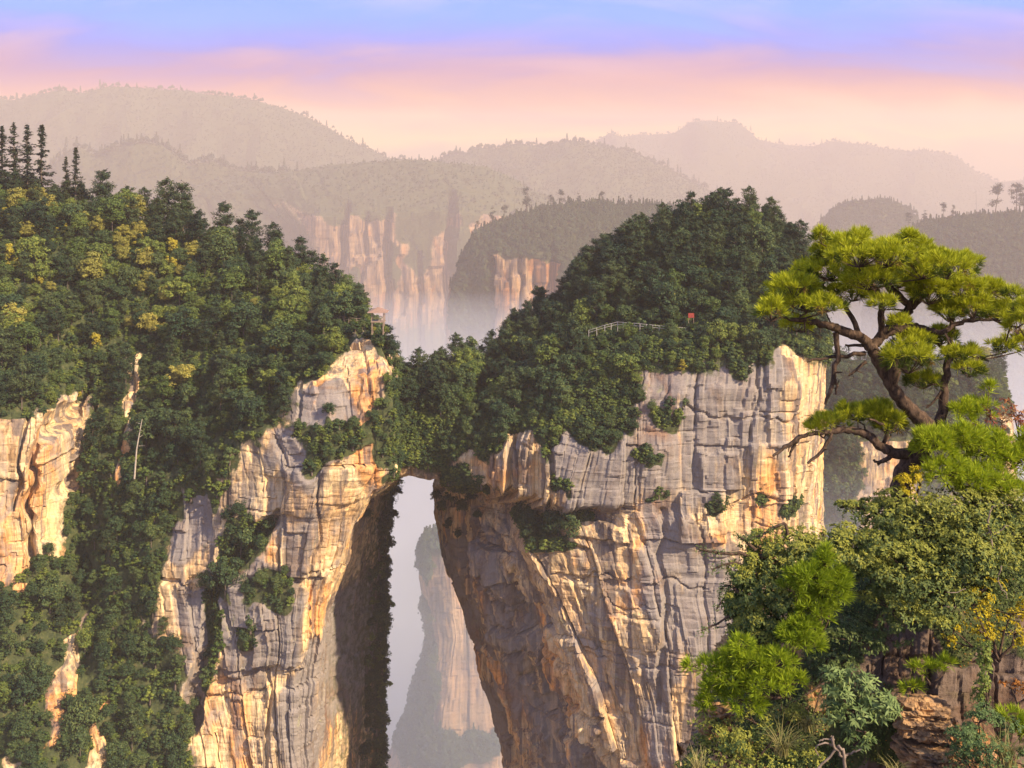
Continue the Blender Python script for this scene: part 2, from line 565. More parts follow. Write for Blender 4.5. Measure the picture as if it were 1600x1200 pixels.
    P = P + N0 * (d * edge * relief)[..., None]
    P[..., 0] += 2.2 * k * lo[..., 0] * relief
    P[..., 1] += 3.0 * k * lo[..., 1] * relief
    if gully:
        gl = 1 - np.abs(fbm(X / (gully * 5.5), Y / (gully * 9), Z / (gully * 14), seed + 51, 3))
        P[..., 2] -= gully * (1.0 - gl) * 1.6
    nr, nc = P.shape[:2]
    idx = np.arange(nr * nc).reshape(nr, nc)
    faces = np.stack([idx[:-1, :-1], idx[:-1, 1:], idx[1:, 1:], idx[1:, :-1]], -1).reshape(-1, 4)
    veg = np.clip(veg, 0, 1)
    me = mesh_np(name, P.reshape(-1, 3), faces, mat, smooth=False, attrs={'veg': veg, 'stain_shade': sta})
    o = obj(name, me)
    tag(o, label, cat, kind=kind)
    SURF[o.name] = (P, grid_normals(P), veg, faces)
    return o


left = terrain('cliff_left', [
    [(-250, None, 300), (0, None, 300), (100, None, 305), (180, None, 312), (300, None, 318), (400, None, 322), (450, None, 325), (480, None, 330), (500, None, 338), (520, None, 380), (585, None, 418), (585, None, 450)],
    [(-250, 1210, 318), (0, 1210, 318), (100, 1210, 322), (180, 1210, 330), (300, 1210, 333), (380, 1210, 334), (430, 1210, 336), (455, 1210, 338), (478, 1210, 345), (505, 1210, 386), (590, 1210, 418), (588, 1210, 450)],
    [(-250, 1050, 335), (0, 1050, 332), (60, 1050, 336), (139, 1050, 342), (262, 1050, 340), (345, 1050, 338), (420, 1050, 337), (455, 1050, 338), (492, 1050, 344), (510, 1050, 388), (597, 1050, 418), (592, 1050, 450)],
    [(-250, 950, 345), (0, 950, 342), (60, 950, 346), (134, 950, 354), (240, 950, 343), (330, 950, 340), (420, 950, 337), (465, 950, 337), (502, 950, 343), (515, 950, 388), (598, 950, 418), (593, 950, 450)],
    [(-250, 880, 349), (0, 880, 345), (58, 880, 348), (124, 880, 360), (230, 880, 346), (322, 880, 342), (420, 880, 338), (475, 880, 337), (531, 880, 343), (542, 880, 388), (600, 880, 418), (594, 880, 450)],
    [(-250, 820, 351), (0, 820, 346), (58, 820, 349), (124, 820, 366), (228, 820, 352), (320, 820, 345), (420, 820, 339), (490, 820, 337), (548, 820, 343), (556, 820, 388), (604, 820, 418), (595, 820, 450)],
    [(-250, 775, 352), (0, 775, 347), (62, 775, 350), (124, 775, 368), (226, 775, 355), (320, 775, 346), (420, 775, 340), (505, 775, 337), (574, 775, 342), (578, 775, 386), (610, 775, 418), (600, 775, 450)],
    [(-250, 735, 352), (0, 735, 347), (62, 735, 350), (124, 735, 370), (225, 745, 357), (320, 740, 347), (420, 735, 340), (512, 735, 337), (616, 742, 342), (616, 742, 370), (622, 742, 392), (605, 740, 450)],
    [(-250, 650, 355), (0, 655, 350), (62, 655, 354), (124, 665, 378), (225, 715, 366), (320, 712, 353), (412, 680, 342), (510, 660, 338), (608, 660, 342), (614, 660, 370), (620, 660, 390), (605, 660, 450)],
    [(-250, 610, 362), (0, 625, 358), (62, 612, 364), (124, 605, 386), (225, 650, 378), (320, 650, 366), (408, 640, 352), (502, 596, 343), (602, 575, 346), (612, 580, 370), (618, 585, 390), (605, 585, 450)],
    [(-250, 530, 380), (0, 540, 378), (62, 535, 384), (124, 535, 396), (225, 565, 394), (320, 565, 386), (420, 562, 374), (508, 540, 362), (592, 528, 360), (604, 545, 378), (610, 560, 392), (603, 570, 450)],
    [(-250, 430, 405), (0, 440, 405), (92, 440, 410), (150, 440, 412), (225, 450, 412), (320, 465, 408), (420, 478, 400), (500, 490, 390), (572, 500, 382), (594, 528, 390), (604, 552, 398), (602, 565, 450)],
    [(-250, 350, 430), (0, 360, 430), (92, 365, 432), (150, 370, 432), (225, 380, 432), (320, 400, 430), (410, 425, 424), (480, 450, 415), (550, 482, 400), (582, 515, 405), (598, 548, 405), (601, 562, 450)],
    [(-250, 290, 455), (0, 300, 455), (92, 322, 455), (150, 335, 452), (225, 352, 450), (300, 368, 448), (398, 402, 440), (470, 435, 430), (540, 472, 418), (576, 508, 415), (596, 545, 412), (600, 560, 450)],
    [(-250, 340, 485), (0, 345, 485), (92, 365, 485), (150, 375, 480), (225, 392, 475), (300, 410, 470), (398, 445, 465), (470, 478, 458), (540, 512, 455), (576, 540, 452), (594, 560, 450), (599, 575, 455)],
    [(-250, None, 500), (0, None, 500), (92, None, 500), (150, None, 495), (225, None, 490), (300, None, 485), (398, None, 480), (470, None, 475), (540, None, 470), (576, None, 465), (590, None, 460), (592, None, 458)],
], [12.0, .6, .6, .55, .55, .55, .55, .55, .55, .8, 1.2, 1.4, 1.6, 3, 8], [6, .7, .6, .6, .6, .55, .55, .55, .8, .8, 3],
    M['rock'], 11, amp=1.0, Y0=342.0,
    veg_rows=[1, .0, 0, 0, 0, 0, 0, 0, 0, 0.75, 1, 1, 1, 1, 1, 1],
    veg_add=[(40, 960, 70, 60), (110, 1000, 110, 110), (170, 900, 75, 90), (60, 1090, 120, 110), (190, 1090, 100, 110), (250, 1180, 70, 70), (130, 820, 40, 130), (165, 690, 40, 90), (60, 630, 110, 28),
             (260, 690, 140, 70), (360, 640, 70, 80), (230, 790, 40, 50), (200, 840, 40, 70), (430, 590, 50, 40), (300, 760, 28, 24), (330, 790, 18, 20),
             (390, 840, 38, 38), (360, 880, 24, 40), (338, 930, 20, 50), (332, 1000, 18, 70), (425, 920, 30, 30), (405, 990, 12, 20), (510, 690, 45, 32), (480, 685, 30, 22), (565, 680, 20, 12), (605, 700, 22, 45), (598, 640, 18, 40), (588, 548, 34, 22), (545, 560, 40, 26)],
    veg_cols=[0, 0, 0.05, 0.95, 0.05, 0, 0, 0, 0, 0.4, 0.62, 0.6],
    veg_cut=[(25, 760, 40, 95), (10, 850, 30, 60), (135, 650, 14, 45), (110, 1050, 13, 55), (72, 1150, 18, 30), (178, 1130, 9, 40), (152, 745, 10, 50), (500, 620, 50, 28), (555, 600, 45, 40), (430, 720, 40, 50)],
    stain_shade=[(350, 950, 60, 60), (400, 960, 60, 90), (270, 820, 50, 50), (500, 1130, 60, 110), (480, 700, 60, 40), (500, 640, 50, 30)],
    grooves=[([(425, 812), (365, 870), (338, 930), (330, 1010), (303, 1110)], 3.2, 5.0), ([(50, 640), (34, 720), (30, 800), (40, 900)], 1.2, 4.5), ([(75, 640), (66, 760), (52, 860)], 1.0, 3.0), ([(14, 660), (10, 800)], .7, 2.5),
             ([(470, 600), (462, 680)], 0.6, 1.6), ([(505, 700), (500, 830), (480, 900)], 0.5, 1.0), ([(235, 912), (330, 912)], 0.7, 1.4), ([(345, 1055), (480, 1022)], 0.8, 1.6), ([(300, 1080), (430, 1062)], .6, 1.2),
             ([(425, 1040), (418, 1190)], 0.7, 1.5), ([(165, 760), (163, 860)], 0.8, 2.0), ([(540, 900), (600, 700)], .4, .5)],
    boxes=[(340, 905, 480, 1040, 1.6), (440, 680, 500, 800, 0.8), (240, 912, 322, 1100, 0.8), (560, 590, 612, 735, 0.7)],
    label='tall orange sandstone cliff below the wooded hill with the pavilion', cat='cliff')

def at_facet(pts, Y=378.0):
    return [(800 + (a - 800) * Y / 341.0, HOR + (b_ - HOR) * Y / 341.0) for a, b_ in pts]


FACET_GROOVES = [(at_facet(p), w_, d_) for p, w_, d_ in (
    ([(745, 800), (800, 905), (850, 1010), (905, 1130), (940, 1200)], 1.1, 3.5), ([(742, 850), (790, 960), (840, 1080), (880, 1200)], .9, 3.0), ([(740, 935), (775, 1020), (815, 1120), (850, 1200)], .8, 2.6),
    ([(740, 842), (790, 838), (830, 850)], .6, 2.2), ([(745, 902), (800, 893), (865, 905)], .6, 2.4), ([(765, 985), (830, 970), (895, 980)], .6, 2.2), ([(790, 1062), (860, 1048), (935, 1050)], .6, 2.2), ([(815, 1135), (880, 1118), (955, 1120)], .6, 2.0),
    ([(770, 940), (815, 930)], .5, 1.8), ([(800, 1020), (860, 1010)], .5, 1.8), ([(850, 1085), (905, 1078)], .5, 1.6))]
FACET_BOXES = [(*at_facet([(a, b_)])[0], *at_facet([(c, d_)])[0], q) for a, b_, c, d_, q in (
    (752, 848, 802, 896, 2.4), (800, 905, 850, 975, -2.0), (770, 985, 822, 1055, 2.2), (842, 982, 892, 1045, 2.0), (830, 1062, 888, 1122, -1.8), (890, 1055, 935, 1120, 2.0), (845, 1128, 905, 1200, 1.8))]
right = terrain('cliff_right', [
    [(820, None, 462), (800, None, 428), (850, None, 392), (1020, None, 344), (1060, None, 345), (1100, None, 340), (1160, None, 340), (1230, None, 343), (1270, None, 352), (1290, None, 420), (1290, None, 470)],
    [(800, 1210, 462), (795, 1210, 428), (838, 1210, 392), (972, 1210, 344), (1010, 1210, 343), (1070, 1210, 338), (1140, 1210, 338), (1210, 1210, 342), (1260, 1210, 352), (1285, 1210, 420), (1270, 1210, 470)],
    [(776, 1100, 462), (772, 1100, 428), (815, 1100, 392), (942, 1100, 344), (990, 1100, 343), (1060, 1100, 338), (1140, 1100, 338), (1215, 1100, 342), (1260, 1100, 352), (1285, 1100, 420), (1270, 1100, 470)],
    [(750, 1010, 462), (747, 1010, 428), (768, 1010, 392), (906, 1010, 344), (960, 1010, 343), (1045, 1010, 338), (1135, 1010, 338), (1218, 1010, 342), (1260, 1010, 352), (1285, 1010, 420), (1270, 1010, 470)],
    [(724, 930, 462), (721, 930, 428), (738, 930, 392), (870, 930, 344), (940, 930, 342), (1030, 930, 338), (1130, 930, 338), (1220, 930, 342), (1258, 930, 352), (1285, 930, 420), (1270, 930, 470)],
    [(705, 865, 462), (702, 865, 428), (737, 865, 392), (824, 865, 344), (920, 865, 342), (1020, 865, 338), (1130, 865, 338), (1222, 865, 342), (1255, 865, 352), (1285, 865, 420), (1270, 865, 470)],
    [(692, 810, 462), (689, 810, 428), (741, 810, 392), (800, 812, 360), (900, 822, 346), (1010, 820, 338), (1130, 820, 339), (1222, 820, 342), (1253, 820, 352), (1285, 820, 420), (1270, 820, 470)],
    [(688, 775, 462), (686, 775, 428), (745, 775, 392), (800, 797, 364), (880, 808, 351), (1000, 800, 339), (1130, 800, 340), (1222, 800, 342), (1252, 800, 351), (1285, 800, 420), (1270, 800, 470)],
    [(690, 755, 462), (694, 755, 360), (772, 757, 351), (850, 784, 341), (895, 790, 339), (1000, 785, 339), (1130, 785, 340), (1223, 785, 342), (1252, 785, 351), (1285, 785, 420), (1270, 785, 470)],
    [(695, 715, 462), (700, 722, 361), (775, 702, 350), (852, 705, 341), (915, 705, 340), (1008, 705, 339), (1130, 705, 340), (1226, 705, 342), (1262, 705, 350), (1286, 705, 420), (1272, 705, 470)],
    [(698, 690, 462), (702, 695, 364), (782, 680, 352), (855, 660, 345), (928, 645, 344), (1010, 620, 342), (1130, 610, 341), (1230, 610, 342), (1276, 610, 350), (1290, 610, 420), (1275, 610, 470)],
    [(700, 670, 462), (705, 665, 370), (790, 645, 360), (860, 612, 355), (940, 575, 353), (1015, 560, 349), (1130, 552, 346), (1233, 545, 346), (1283, 548, 352), (1292, 560, 420), (1278, 560, 470)],
    [(712, 650, 462), (715, 640, 378), (798, 605, 375), (868, 552, 375), (944, 515, 372), (1018, 505, 366), (1130, 495, 362), (1226, 500, 362), (1275, 510, 370), (1288, 530, 420), (1275, 540, 470)],
    [(722, 640, 462), (725, 620, 386), (803, 565, 390), (874, 510, 394), (945, 455, 392), (1030, 425, 388), (1130, 412, 384), (1214, 425, 384), (1262, 455, 390), (1280, 490, 425), (1270, 520, 470)],
    [(730, 630, 462), (733, 602, 395), (806, 530, 405), (882, 475, 412), (948, 412, 410), (1038, 366, 408), (1130, 342, 405), (1192, 350, 405), (1240, 392, 408), (1268, 440, 430), (1262, 490, 470)],
    [(738, 660, 448), (740, 640, 440), (815, 575, 442), (888, 520, 462), (958, 455, 462), (1048, 412, 462), (1130, 392, 462), (1188, 400, 462), (1236, 440, 462), (1260, 480, 450), (1255, 520, 472)],
    [(705, 820, 470), (712, 820, 474), (800, 820, 476), (890, 820, 478), (960, 820, 480), (1050, 820, 482), (1130, 820, 484), (1188, 820, 484), (1236, 820, 484), (1250, 820, 484), (1250, 820, 484)],
    [(815, 1210, 470), (822, 1210, 474), (850, 1210, 476), (900, 1210, 478), (960, 1210, 480), (1050, 1210, 482), (1130, 1210, 484), (1188, 1210, 484), (1236, 1210, 484), (1250, 1210, 484), (1250, 1210, 484)],
    [(870, None, 470), (880, None, 474), (890, None, 476), (920, None, 478), (960, None, 480), (1050, None, 482), (1130, None, 484), (1188, None, 484), (1236, None, 484), (1250, None, 484), (1250, None, 484)],
], [12.0, .6, .6, .55, .55, .5, .5, .4, .5, .5, .6, .8, 1.2, 1.4, 3, 5, 6, 25], [3, .8, .55, .55, .55, .55, .6, .6, 1.5, 4],
    M['rock'], 47, amp=0.85, Y0=341.0,
    veg_rows=[0.5, 0, 0, 0, 0, 0, 0, 0, 0, 0, 0, 0.8, 1, 1, 1, 1, 0.2, 0, 0.5],
    veg_add=[(900, 620, 95, 55), (950, 660, 55, 35), (840, 640, 60, 35), (770, 660, 60, 45), (730, 700, 40, 26), (700, 690, 30, 50), (1060, 560, 50, 40), (1055, 650, 32, 26), (1015, 720, 22, 10), (1025, 775, 20, 7),
             (1110, 600, 35, 16), (870, 770, 20, 12), (856, 690, 14, 30), (1120, 785, 16, 14), (1190, 785, 14, 10), (1245, 805, 22, 14), (1180, 560, 40, 14), (985, 600, 20, 20), (712, 800, 40, 50)],
    veg_cut=[(1050, 610, 26, 30), (1245, 640, 30, 100), (1130, 660, 60, 60)],
    stain_shade=[(930, 730, 75, 70), (1010, 700, 90, 90), (1060, 620, 90, 60), (1150, 620, 60, 60), (1090, 720, 60, 60), (1040, 830, 40, 60), (1035, 930, 30, 110), (1030, 1080, 22, 110), (1190, 570, 40, 40), (1090, 880, 60, 40), (1110, 960, 60, 60)] + [(*at_facet([(a, b_)])[0], rx, ry, .55) for a, b_, rx, ry in ((760, 880, 40, 70), (790, 980, 50, 80), (840, 1090, 60, 90), (890, 1190, 70, 60))] + [(*at_facet([(a, b_)], 410.0)[0], rx, ry, 1.0) for a, b_, rx, ry in ((715, 880, 22, 70), (740, 990, 18, 80), (775, 1120, 20, 90))],  # facet blobs paint shade: greyed arch-side face, dark strip at its edge
    amp_cols=[1, 1.3, 2.6, 1.5, 1, 1, 1, 1, 1, 1, 1],
    grooves=[([(857, 690), (858, 800)], 0.8, 2.2), ([(800, 690), (802, 740)], 0.6, 2.0), ([(880, 870), (910, 950), (960, 1080), (985, 1190)], 0.7, 1.1), ([(1035, 800), (1032, 960), (1028, 1100)], 1.0, 1.5),
             ([(860, 905), (960, 900), (1100, 912)], 0.45, 1.1), ([(1085, 810), (1180, 770), (1250, 790)], .6, 1.4), ([(870, 1030), (960, 1050), (1060, 1035)], .4, .9), ([(1060, 640), (1250, 660)], .5, 1.0),
             ([(1190, 560), (1175, 680)], .5, 1.2), ([(950, 940), (1020, 945)], .4, .8), ([(900, 1000), (925, 1120)], .5, .9), 
             *FACET_GROOVES],
    boxes=[(857, 822, 985, 846, 2.4), (960, 800, 985, 848, 1.0), (1062, 765, 1132, 842, 2.2), (1095, 705, 1160, 765, 1.6), (1200, 560, 1280, 700, 1.2), (1170, 690, 1250, 790, 1.0), (862, 850, 1020, 905, 0.8),
           (880, 915, 1030, 1010, 0.8), (1050, 900, 1130, 1040, 0.7), *FACET_BOXES],
    label='broad stained sandstone cliff crowned by pines and a fenced walkway', cat='cliff')

bridge = terrain('rock_arch_bridge', [
    [(570, 742, 400), (640, 741, 402), (690, 746, 402), (745, 752, 400)],
    [(570, 745, 362), (640, 744, 364), (690, 749, 364), (745, 756, 362)],
    [(570, 722, 360), (640, 722, 362), (690, 730, 362), (745, 730, 361)],
    [(570, 660, 362), (640, 665, 364), (690, 660, 364), (745, 660, 362)],
    [(570, 610, 370), (640, 620, 372), (690, 615, 372), (745, 600, 370)],
    [(570, 590, 382), (640, 608, 384), (690, 605, 384), (745, 590, 382)],
    [(570, 600, 395), (640, 618, 396), (690, 615, 396), (745, 600, 395)],
    [(570, 742, 400), (640, 741, 402), (690, 746, 402), (745, 752, 400)],
], [.8, .5, .6, .7, .8, .8, 2], .7, M['rock'], 83, amp=0.45, smooth=1, Y0=362, veg_rows=[0, 0.3, 0.8, 1, 1, 1, 1, 0],
    label='natural rock bridge spanning the gap between the two cliffs, hung with trees', cat='rock bridge')
bridge['kind'] = 'structure'


# ------------------------------------------------------------------ distant hills, pillars, valley
def ground_sheet():
    xs = np.linspace(-13200, 13200, 100); ys = np.linspace(-5400, 18400, 140)
    X, Y = np.meshgrid(xs, ys)
    Z = FLOOR + 30 * fbm(X / 260, Y / 260, 0 * X, 301, 4) - 10
    P = np.stack([X, Y, Z], -1)
    nr, nc = X.shape
    idx = np.arange(nr * nc).reshape(nr, nc)
    faces = np.stack([idx[:-1, :-1], idx[:-1, 1:], idx[1:, 1:], idx[1:, :-1]], -1).reshape(-1, 4)
    me = mesh_np('valley_ground', P.reshape(-1, 3), faces, M['valley'], smooth=True, attrs={'veg': np.ones(X.shape), 'stain_shade': np.zeros(X.shape)})
    tag(obj('valley_ground', me), 'misty wooded floor of the valley far below the cliffs', 'ground', kind='structure')


ground_sheet()


def ridge(name, prof, Y, depth, mat, label, seed, step, front=0.9, foot=None, amp=1.0, size=3.0, steep=0.5):
    """A wooded hill: skyline through photograph pixels at depth Y, falling away to the front and the back."""
    xs = [p[0] for p in prof]
    rows = []
    def row(dy, frac):
        r = []
        for px, py in prof:
            top = W(px, py, Y)
            z = BASE + (top[2] - FLOOR + 8) * frac
            yy = Y + dy
            r.append((px, HOR - z * F / yy, yy))
        return r
    for dy, fr in ((-depth * front, 0.0), (-depth * front * .62, 0.42), (-depth * front * .33, 0.72), (-depth * front * .12, 0.92), (0, 1.0), (depth * .25, 0.9), (depth * .9, 0.0)):
        rows.append(row(dy, fr))
    return terrain(name, rows, step, step, mat, seed, amp=0.25, size=size, veg_rows=[1] * 7, Y0=Y, smooth=3, gully=Y * .011, label=label, cat='mountain')


ridge('mountain', [(-400, 200), (-200, 165), (-60, 150), (40, 138), (110, 134), (190, 131), (300, 138), (400, 152), (480, 168), (530, 190), (580, 212), (650, 248), (720, 270), (850, 330), (1000, 400)], 8700, 2300, M['rock_far'],
      'long hazy mountain with a treed skyline behind the fir trees', 201, 42)
ridge('mountain', [(640, 275), (680, 246), (740, 228), (770, 224), (830, 215), (870, 212), (905, 205), (950, 214), (1000, 236), (1050, 262), (1110, 292), (1160, 316), (1230, 350), (1330, 400)], 8600, 2400, M['rock_far'],
      'hazy wooded peak sloping down behind the summit pines', 205, 42)
ridge('mountain', [(780, 300), (900, 230), (950, 206), (1000, 196), (1060, 196), (1080, 188), (1100, 180), (1140, 184), (1190, 208), (1260, 216), (1340, 220), (1430, 228), (1490, 240), (1530, 268), (1560, 284), (1600, 278), (1700, 272), (1900, 300)], 13000, 3600, M['rock_far'],
      'farthest hazy mountain with a small knob on its crest', 209, 56)
ridge('hill', [(40, 300), (90, 228), (120, 218), (150, 235), (165, 240), (175, 222), (215, 214), (270, 218), (288, 236), (330, 245), (370, 246), (450, 258), (520, 280), (600, 330)], 6400, 700, M['rock_far'],
      'low rounded hazy hills below the long mountain', 213, 38)
ridge('hill', [(1255, 400), (1272, 350), (1300, 322), (1330, 306), (1360, 304), (1400, 314), (1425, 326), (1450, 360), (1475, 420)], 5400, 650, M['rock_far'],
      'small round wooded dome hill standing alone in the haze', 217, 25, size=7.0)


def pillar(name, outl, Y, back, mat, label, seed, step, veg_add, veg_rows, size=1.6, amp=1.0, cat='cliff', stain_shade=(), grooves=()):
    """outl: rows bottom to rim to crest, each row a list of (px, py) left to right with a depth offset"""
    rows = []
    for r, dy in outl:
        q_ = max(1.0, Y / 1200.0)
        rows.append([(px, py, Y + (dy + ddy) * q_) for px, py, ddy in r])
    return terrain(name, rows, step, step, mat, seed, amp=amp, size=size, veg_add=veg_add, veg_rows=veg_rows, Y0=Y, smooth=1, label=label, cat=cat, stain_shade=stain_shade, grooves=grooves)


# wooded mesa with pale cliffs beyond the bridge
pillar('mesa', [
    ([(150, None, 120), (430, None, 60), (500, None, 10), (600, None, 0), (690, None, 0), (740, None, 20), (860, None, 80), (1000, None, 200)], 0),
    ([(150, 420, 110), (430, 420, 50), (495, 440, 5), (600, 440, 0), (690, 440, 0), (735, 440, 15), (860, 440, 80), (1000, 450, 200)], 5),
    ([(150, 365, 110), (430, 355, 50), (495, 340, 5), (590, 335, 0), (690, 330, 0), (735, 335, 15), (860, 350, 80), (1000, 400, 200)], 5),
    ([(150, 310, 120), (380, 300, 60), (490, 292, 25), (590, 290, 20), (690, 288, 20), (760, 295, 30), (850, 318, 80), (1000, 380, 200)], 40),
    ([(150, 285, 140), (350, 275, 70), (470, 265, 40), (560, 252, 30), (660, 248, 30), (770, 260, 40), (835, 296, 80), (1000, 370, 200)], 90),
    ([(150, 400, 220), (350, 400, 220), (470, 400, 220), (560, 400, 220), (660, 400, 220), (770, 400, 220), (835, 420, 220), (1000, 440, 260)], 300),
], 5600, 300, M['rock_far'], 'hazy mesa with a wooded top and pale cliff beyond the rock bridge', 221, 16,
    [(300, 430, 190, 130), (660, 345, 40, 40), (655, 395, 20, 40), (720, 400, 12, 60), (640, 560, 60, 40), (560, 600, 40, 30), (820, 420, 80, 80), (520, 335, 22, 26), (580, 325, 26, 18), (615, 420, 10, 40), (556, 450, 9, 30), (735, 335, 20, 26)], [1, 0, 0, 1, 1, 1], size=9,
    grooves=[([(535, 320), (530, 560)], 20, 70), ([(604, 330), (608, 560)], 22, 80), ([(655, 400), (652, 560)], 16, 50), ([(705, 310), (702, 560)], 26, 110), ([(570, 330), (566, 460)], 12, 40)])

# hazy pillar with the flat-topped pines
pillar('rock_tower', [
    ([(700, None, 60), (705, None, 20), (760, None, 0), (850, None, -8), (920, None, 0), (1080, None, 30), (1100, None, 120)], 0),
    ([(697, 560, 60), (700, 560, 20), (765, 560, 0), (850, 560, -8), (915, 560, 0), (1080, 560, 30), (1100, 560, 120)], 0),
    ([(700, 470, 60), (705, 470, 20), (768, 470, 0), (850, 470, -8), (905, 470, 0), (1080, 460, 30), (1100, 460, 120)], 0),
    ([(720, 410, 60), (727, 410, 20), (772, 400, 0), (848, 398, -8), (905, 405, 0), (1080, 400, 30), (1100, 400, 120)], 2),
    ([(740, 372, 60), (745, 370, 20), (790, 362, 5), (850, 350, 0), (920, 345, 5), (1080, 350, 30), (1100, 360, 120)], 20),
    ([(752, 365, 60), (762, 358, 30), (805, 338, 25), (850, 328, 20), (930, 318, 20), (1060, 330, 40), (1100, 350, 120)], 50),
    ([(760, 460, 90), (770, 450, 90), (810, 430, 90), (850, 430, 90), (930, 430, 90), (1060, 430, 100), (1100, 430, 140)], 90),
], 3000, 100, M['rock_far'], 'hazy rock tower with flat-topped pines along its crest', 231, 7,
    [(735, 480, 34, 90), (900, 440, 30, 60), (880, 380, 80, 30), (800, 372, 70, 22), (745, 400, 30, 40), (1000, 420, 70, 80), (740, 540, 30, 30)], [1, 0, 0, 0, .9, 1, 1], size=4.6, amp=.9, grooves=[([(770, 400), (766, 560)], 9, 30), ([(860, 390), (866, 560)], 10, 34), ([(815, 400), (812, 520)], 6, 16)])

# slim pillar seen through the arch
pillar('rock_tower', [
    ([(585, None, 60), (630, None, 10), (690, None, 0), (760, None, 10), (800, None, 60)], 0),
    ([(590, 1210, 60), (640, 1210, 10), (690, 1210, 0), (780, 1210, 10), (800, 1210, 60)], 0),
    ([(640, 1100, 60), (662, 1100, 10), (700, 1100, 0), (770, 1100, 10), (785, 1100, 60)], 0),
    ([(672, 1000, 60), (680, 1000, 10), (710, 1000, 0), (752, 1000, 10), (770, 1000, 60)], 0),
    ([(654, 900, 60), (660, 900, 10), (700, 900, 0), (742, 900, 10), (765, 900, 60)], 0),
    ([(655, 862, 60), (662, 862, 10), (700, 858, 2), (735, 862, 10), (760, 862, 60)], 4),
    ([(665, 846, 60), (676, 840, 20), (702, 834, 16), (725, 840, 20), (745, 850, 60)], 24),
    ([(665, 940, 80), (676, 940, 80), (702, 940, 80), (725, 940, 80), (745, 940, 90)], 70),
], 900, 100, M['rock_far'], 'slim pale rock pillar standing in the mist inside the arch', 241, 1.8,
    [(655, 900, 14, 26), (650, 1080, 34, 60), (625, 1160, 50, 60), (700, 1180, 90, 24), (665, 1010, 12, 40)], [1, .2, 0, 0, 0, .7, 1, 1], size=1.5, amp=.7)

# wooded mesa on the right, behind the crooked pine
pillar('wooded_mesa', [
    ([(1335, None, 110), (1350, None, 40), (1420, None, 10), (1500, None, 0), (1600, None, -10), (1800, None, -20)], 0),
    ([(1340, 600, 110), (1352, 600, 40), (1420, 600, 10), (1500, 600, 0), (1600, 600, -10), (1800, 600, -20)], 0),
    ([(1352, 470, 110), (1362, 470, 40), (1420, 460, 10), (1500, 450, 0), (1600, 450, -10), (1800, 450, -20)], 4),
    ([(1375, 400, 110), (1388, 398, 45), (1430, 378, 20), (1500, 365, 10), (1600, 360, 0), (1800, 350, -10)], 22),
    ([(1395, 378, 110), (1408, 370, 60), (1445, 350, 45), (1510, 342, 35), (1600, 336, 25), (1800, 320, 10)], 55),
    ([(1400, 480, 140), (1410, 480, 140), (1445, 480, 140), (1510, 480, 140), (1600, 480, 140), (1800, 480, 140)], 120),
], 3300, 100, M['rock_far'], 'grey hazy wooded mesa behind the crooked pine', 251, 7.5,
    [(1400, 450, 50, 90), (1480, 440, 80, 70), (1560, 440, 90, 70), (1440, 560, 40, 60), (1530, 540, 40, 60), (1590, 580, 20, 50)], [1, .2, .3, .9, 1, 1], size=5, amp=.8)

# low wooded spur between the broad cliff and the crooked pine
pillar('wooded_spur', [
    ([(1180, None, 40), (1230, None, 0), (1300, None, -10), (1360, None, -5), (1420, None, -5), (1500, None, 0), (1580, None, 20), (1600, None, 80)], 0),
    ([(1190, 900, 40), (1235, 900, 0), (1300, 900, -10), (1345, 900, -5), (1420, 900, -5), (1500, 900, 0), (1580, 900, 20), (1600, 900, 80)], 0),
    ([(1215, 790, 40), (1250, 780, 0), (1310, 770, -8), (1345, 790, -2), (1420, 790, -4), (1500, 790, 0), (1575, 790, 20), (1590, 790, 80)], 0),
    ([(1250, 720, 40), (1280, 710, 15), (1320, 690, 10), (1348, 690, 2), (1415, 690, -4), (1500, 690, 0), (1570, 690, 20), (1585, 690, 80)], 5),
    ([(1265, 640, 50), (1290, 640, 40), (1330, 630, 35), (1370, 640, 20), (1415, 645, 6), (1500, 640, 10), (1562, 630, 30), (1580, 640, 80)], 15),
    ([(1270, 600, 60), (1300, 590, 55), (1340, 580, 50), (1390, 580, 40), (1430, 580, 30), (1500, 575, 30), (1545, 575, 40), (1570, 590, 80)], 40),
    ([(1270, 700, 90), (1300, 700, 90), (1340, 700, 90), (1390, 700, 90), (1430, 700, 90), (1500, 700, 90), (1545, 700, 90), (1570, 700, 90)], 80),
], 900, 80, M['rock'], 'wooded rocky spur at the foot of the broad cliff behind the crooked pine', 261, 1.9,
    [(1270, 800, 70, 90), (1310, 740, 40, 60), (1330, 620, 90, 60), (1450, 600, 100, 60), (1530, 690, 60, 100), (1440, 850, 80, 40), (1460, 740, 30, 60)], [1, .3, 0.2, 0, .8, 1, 1], size=1.2, amp=.8)


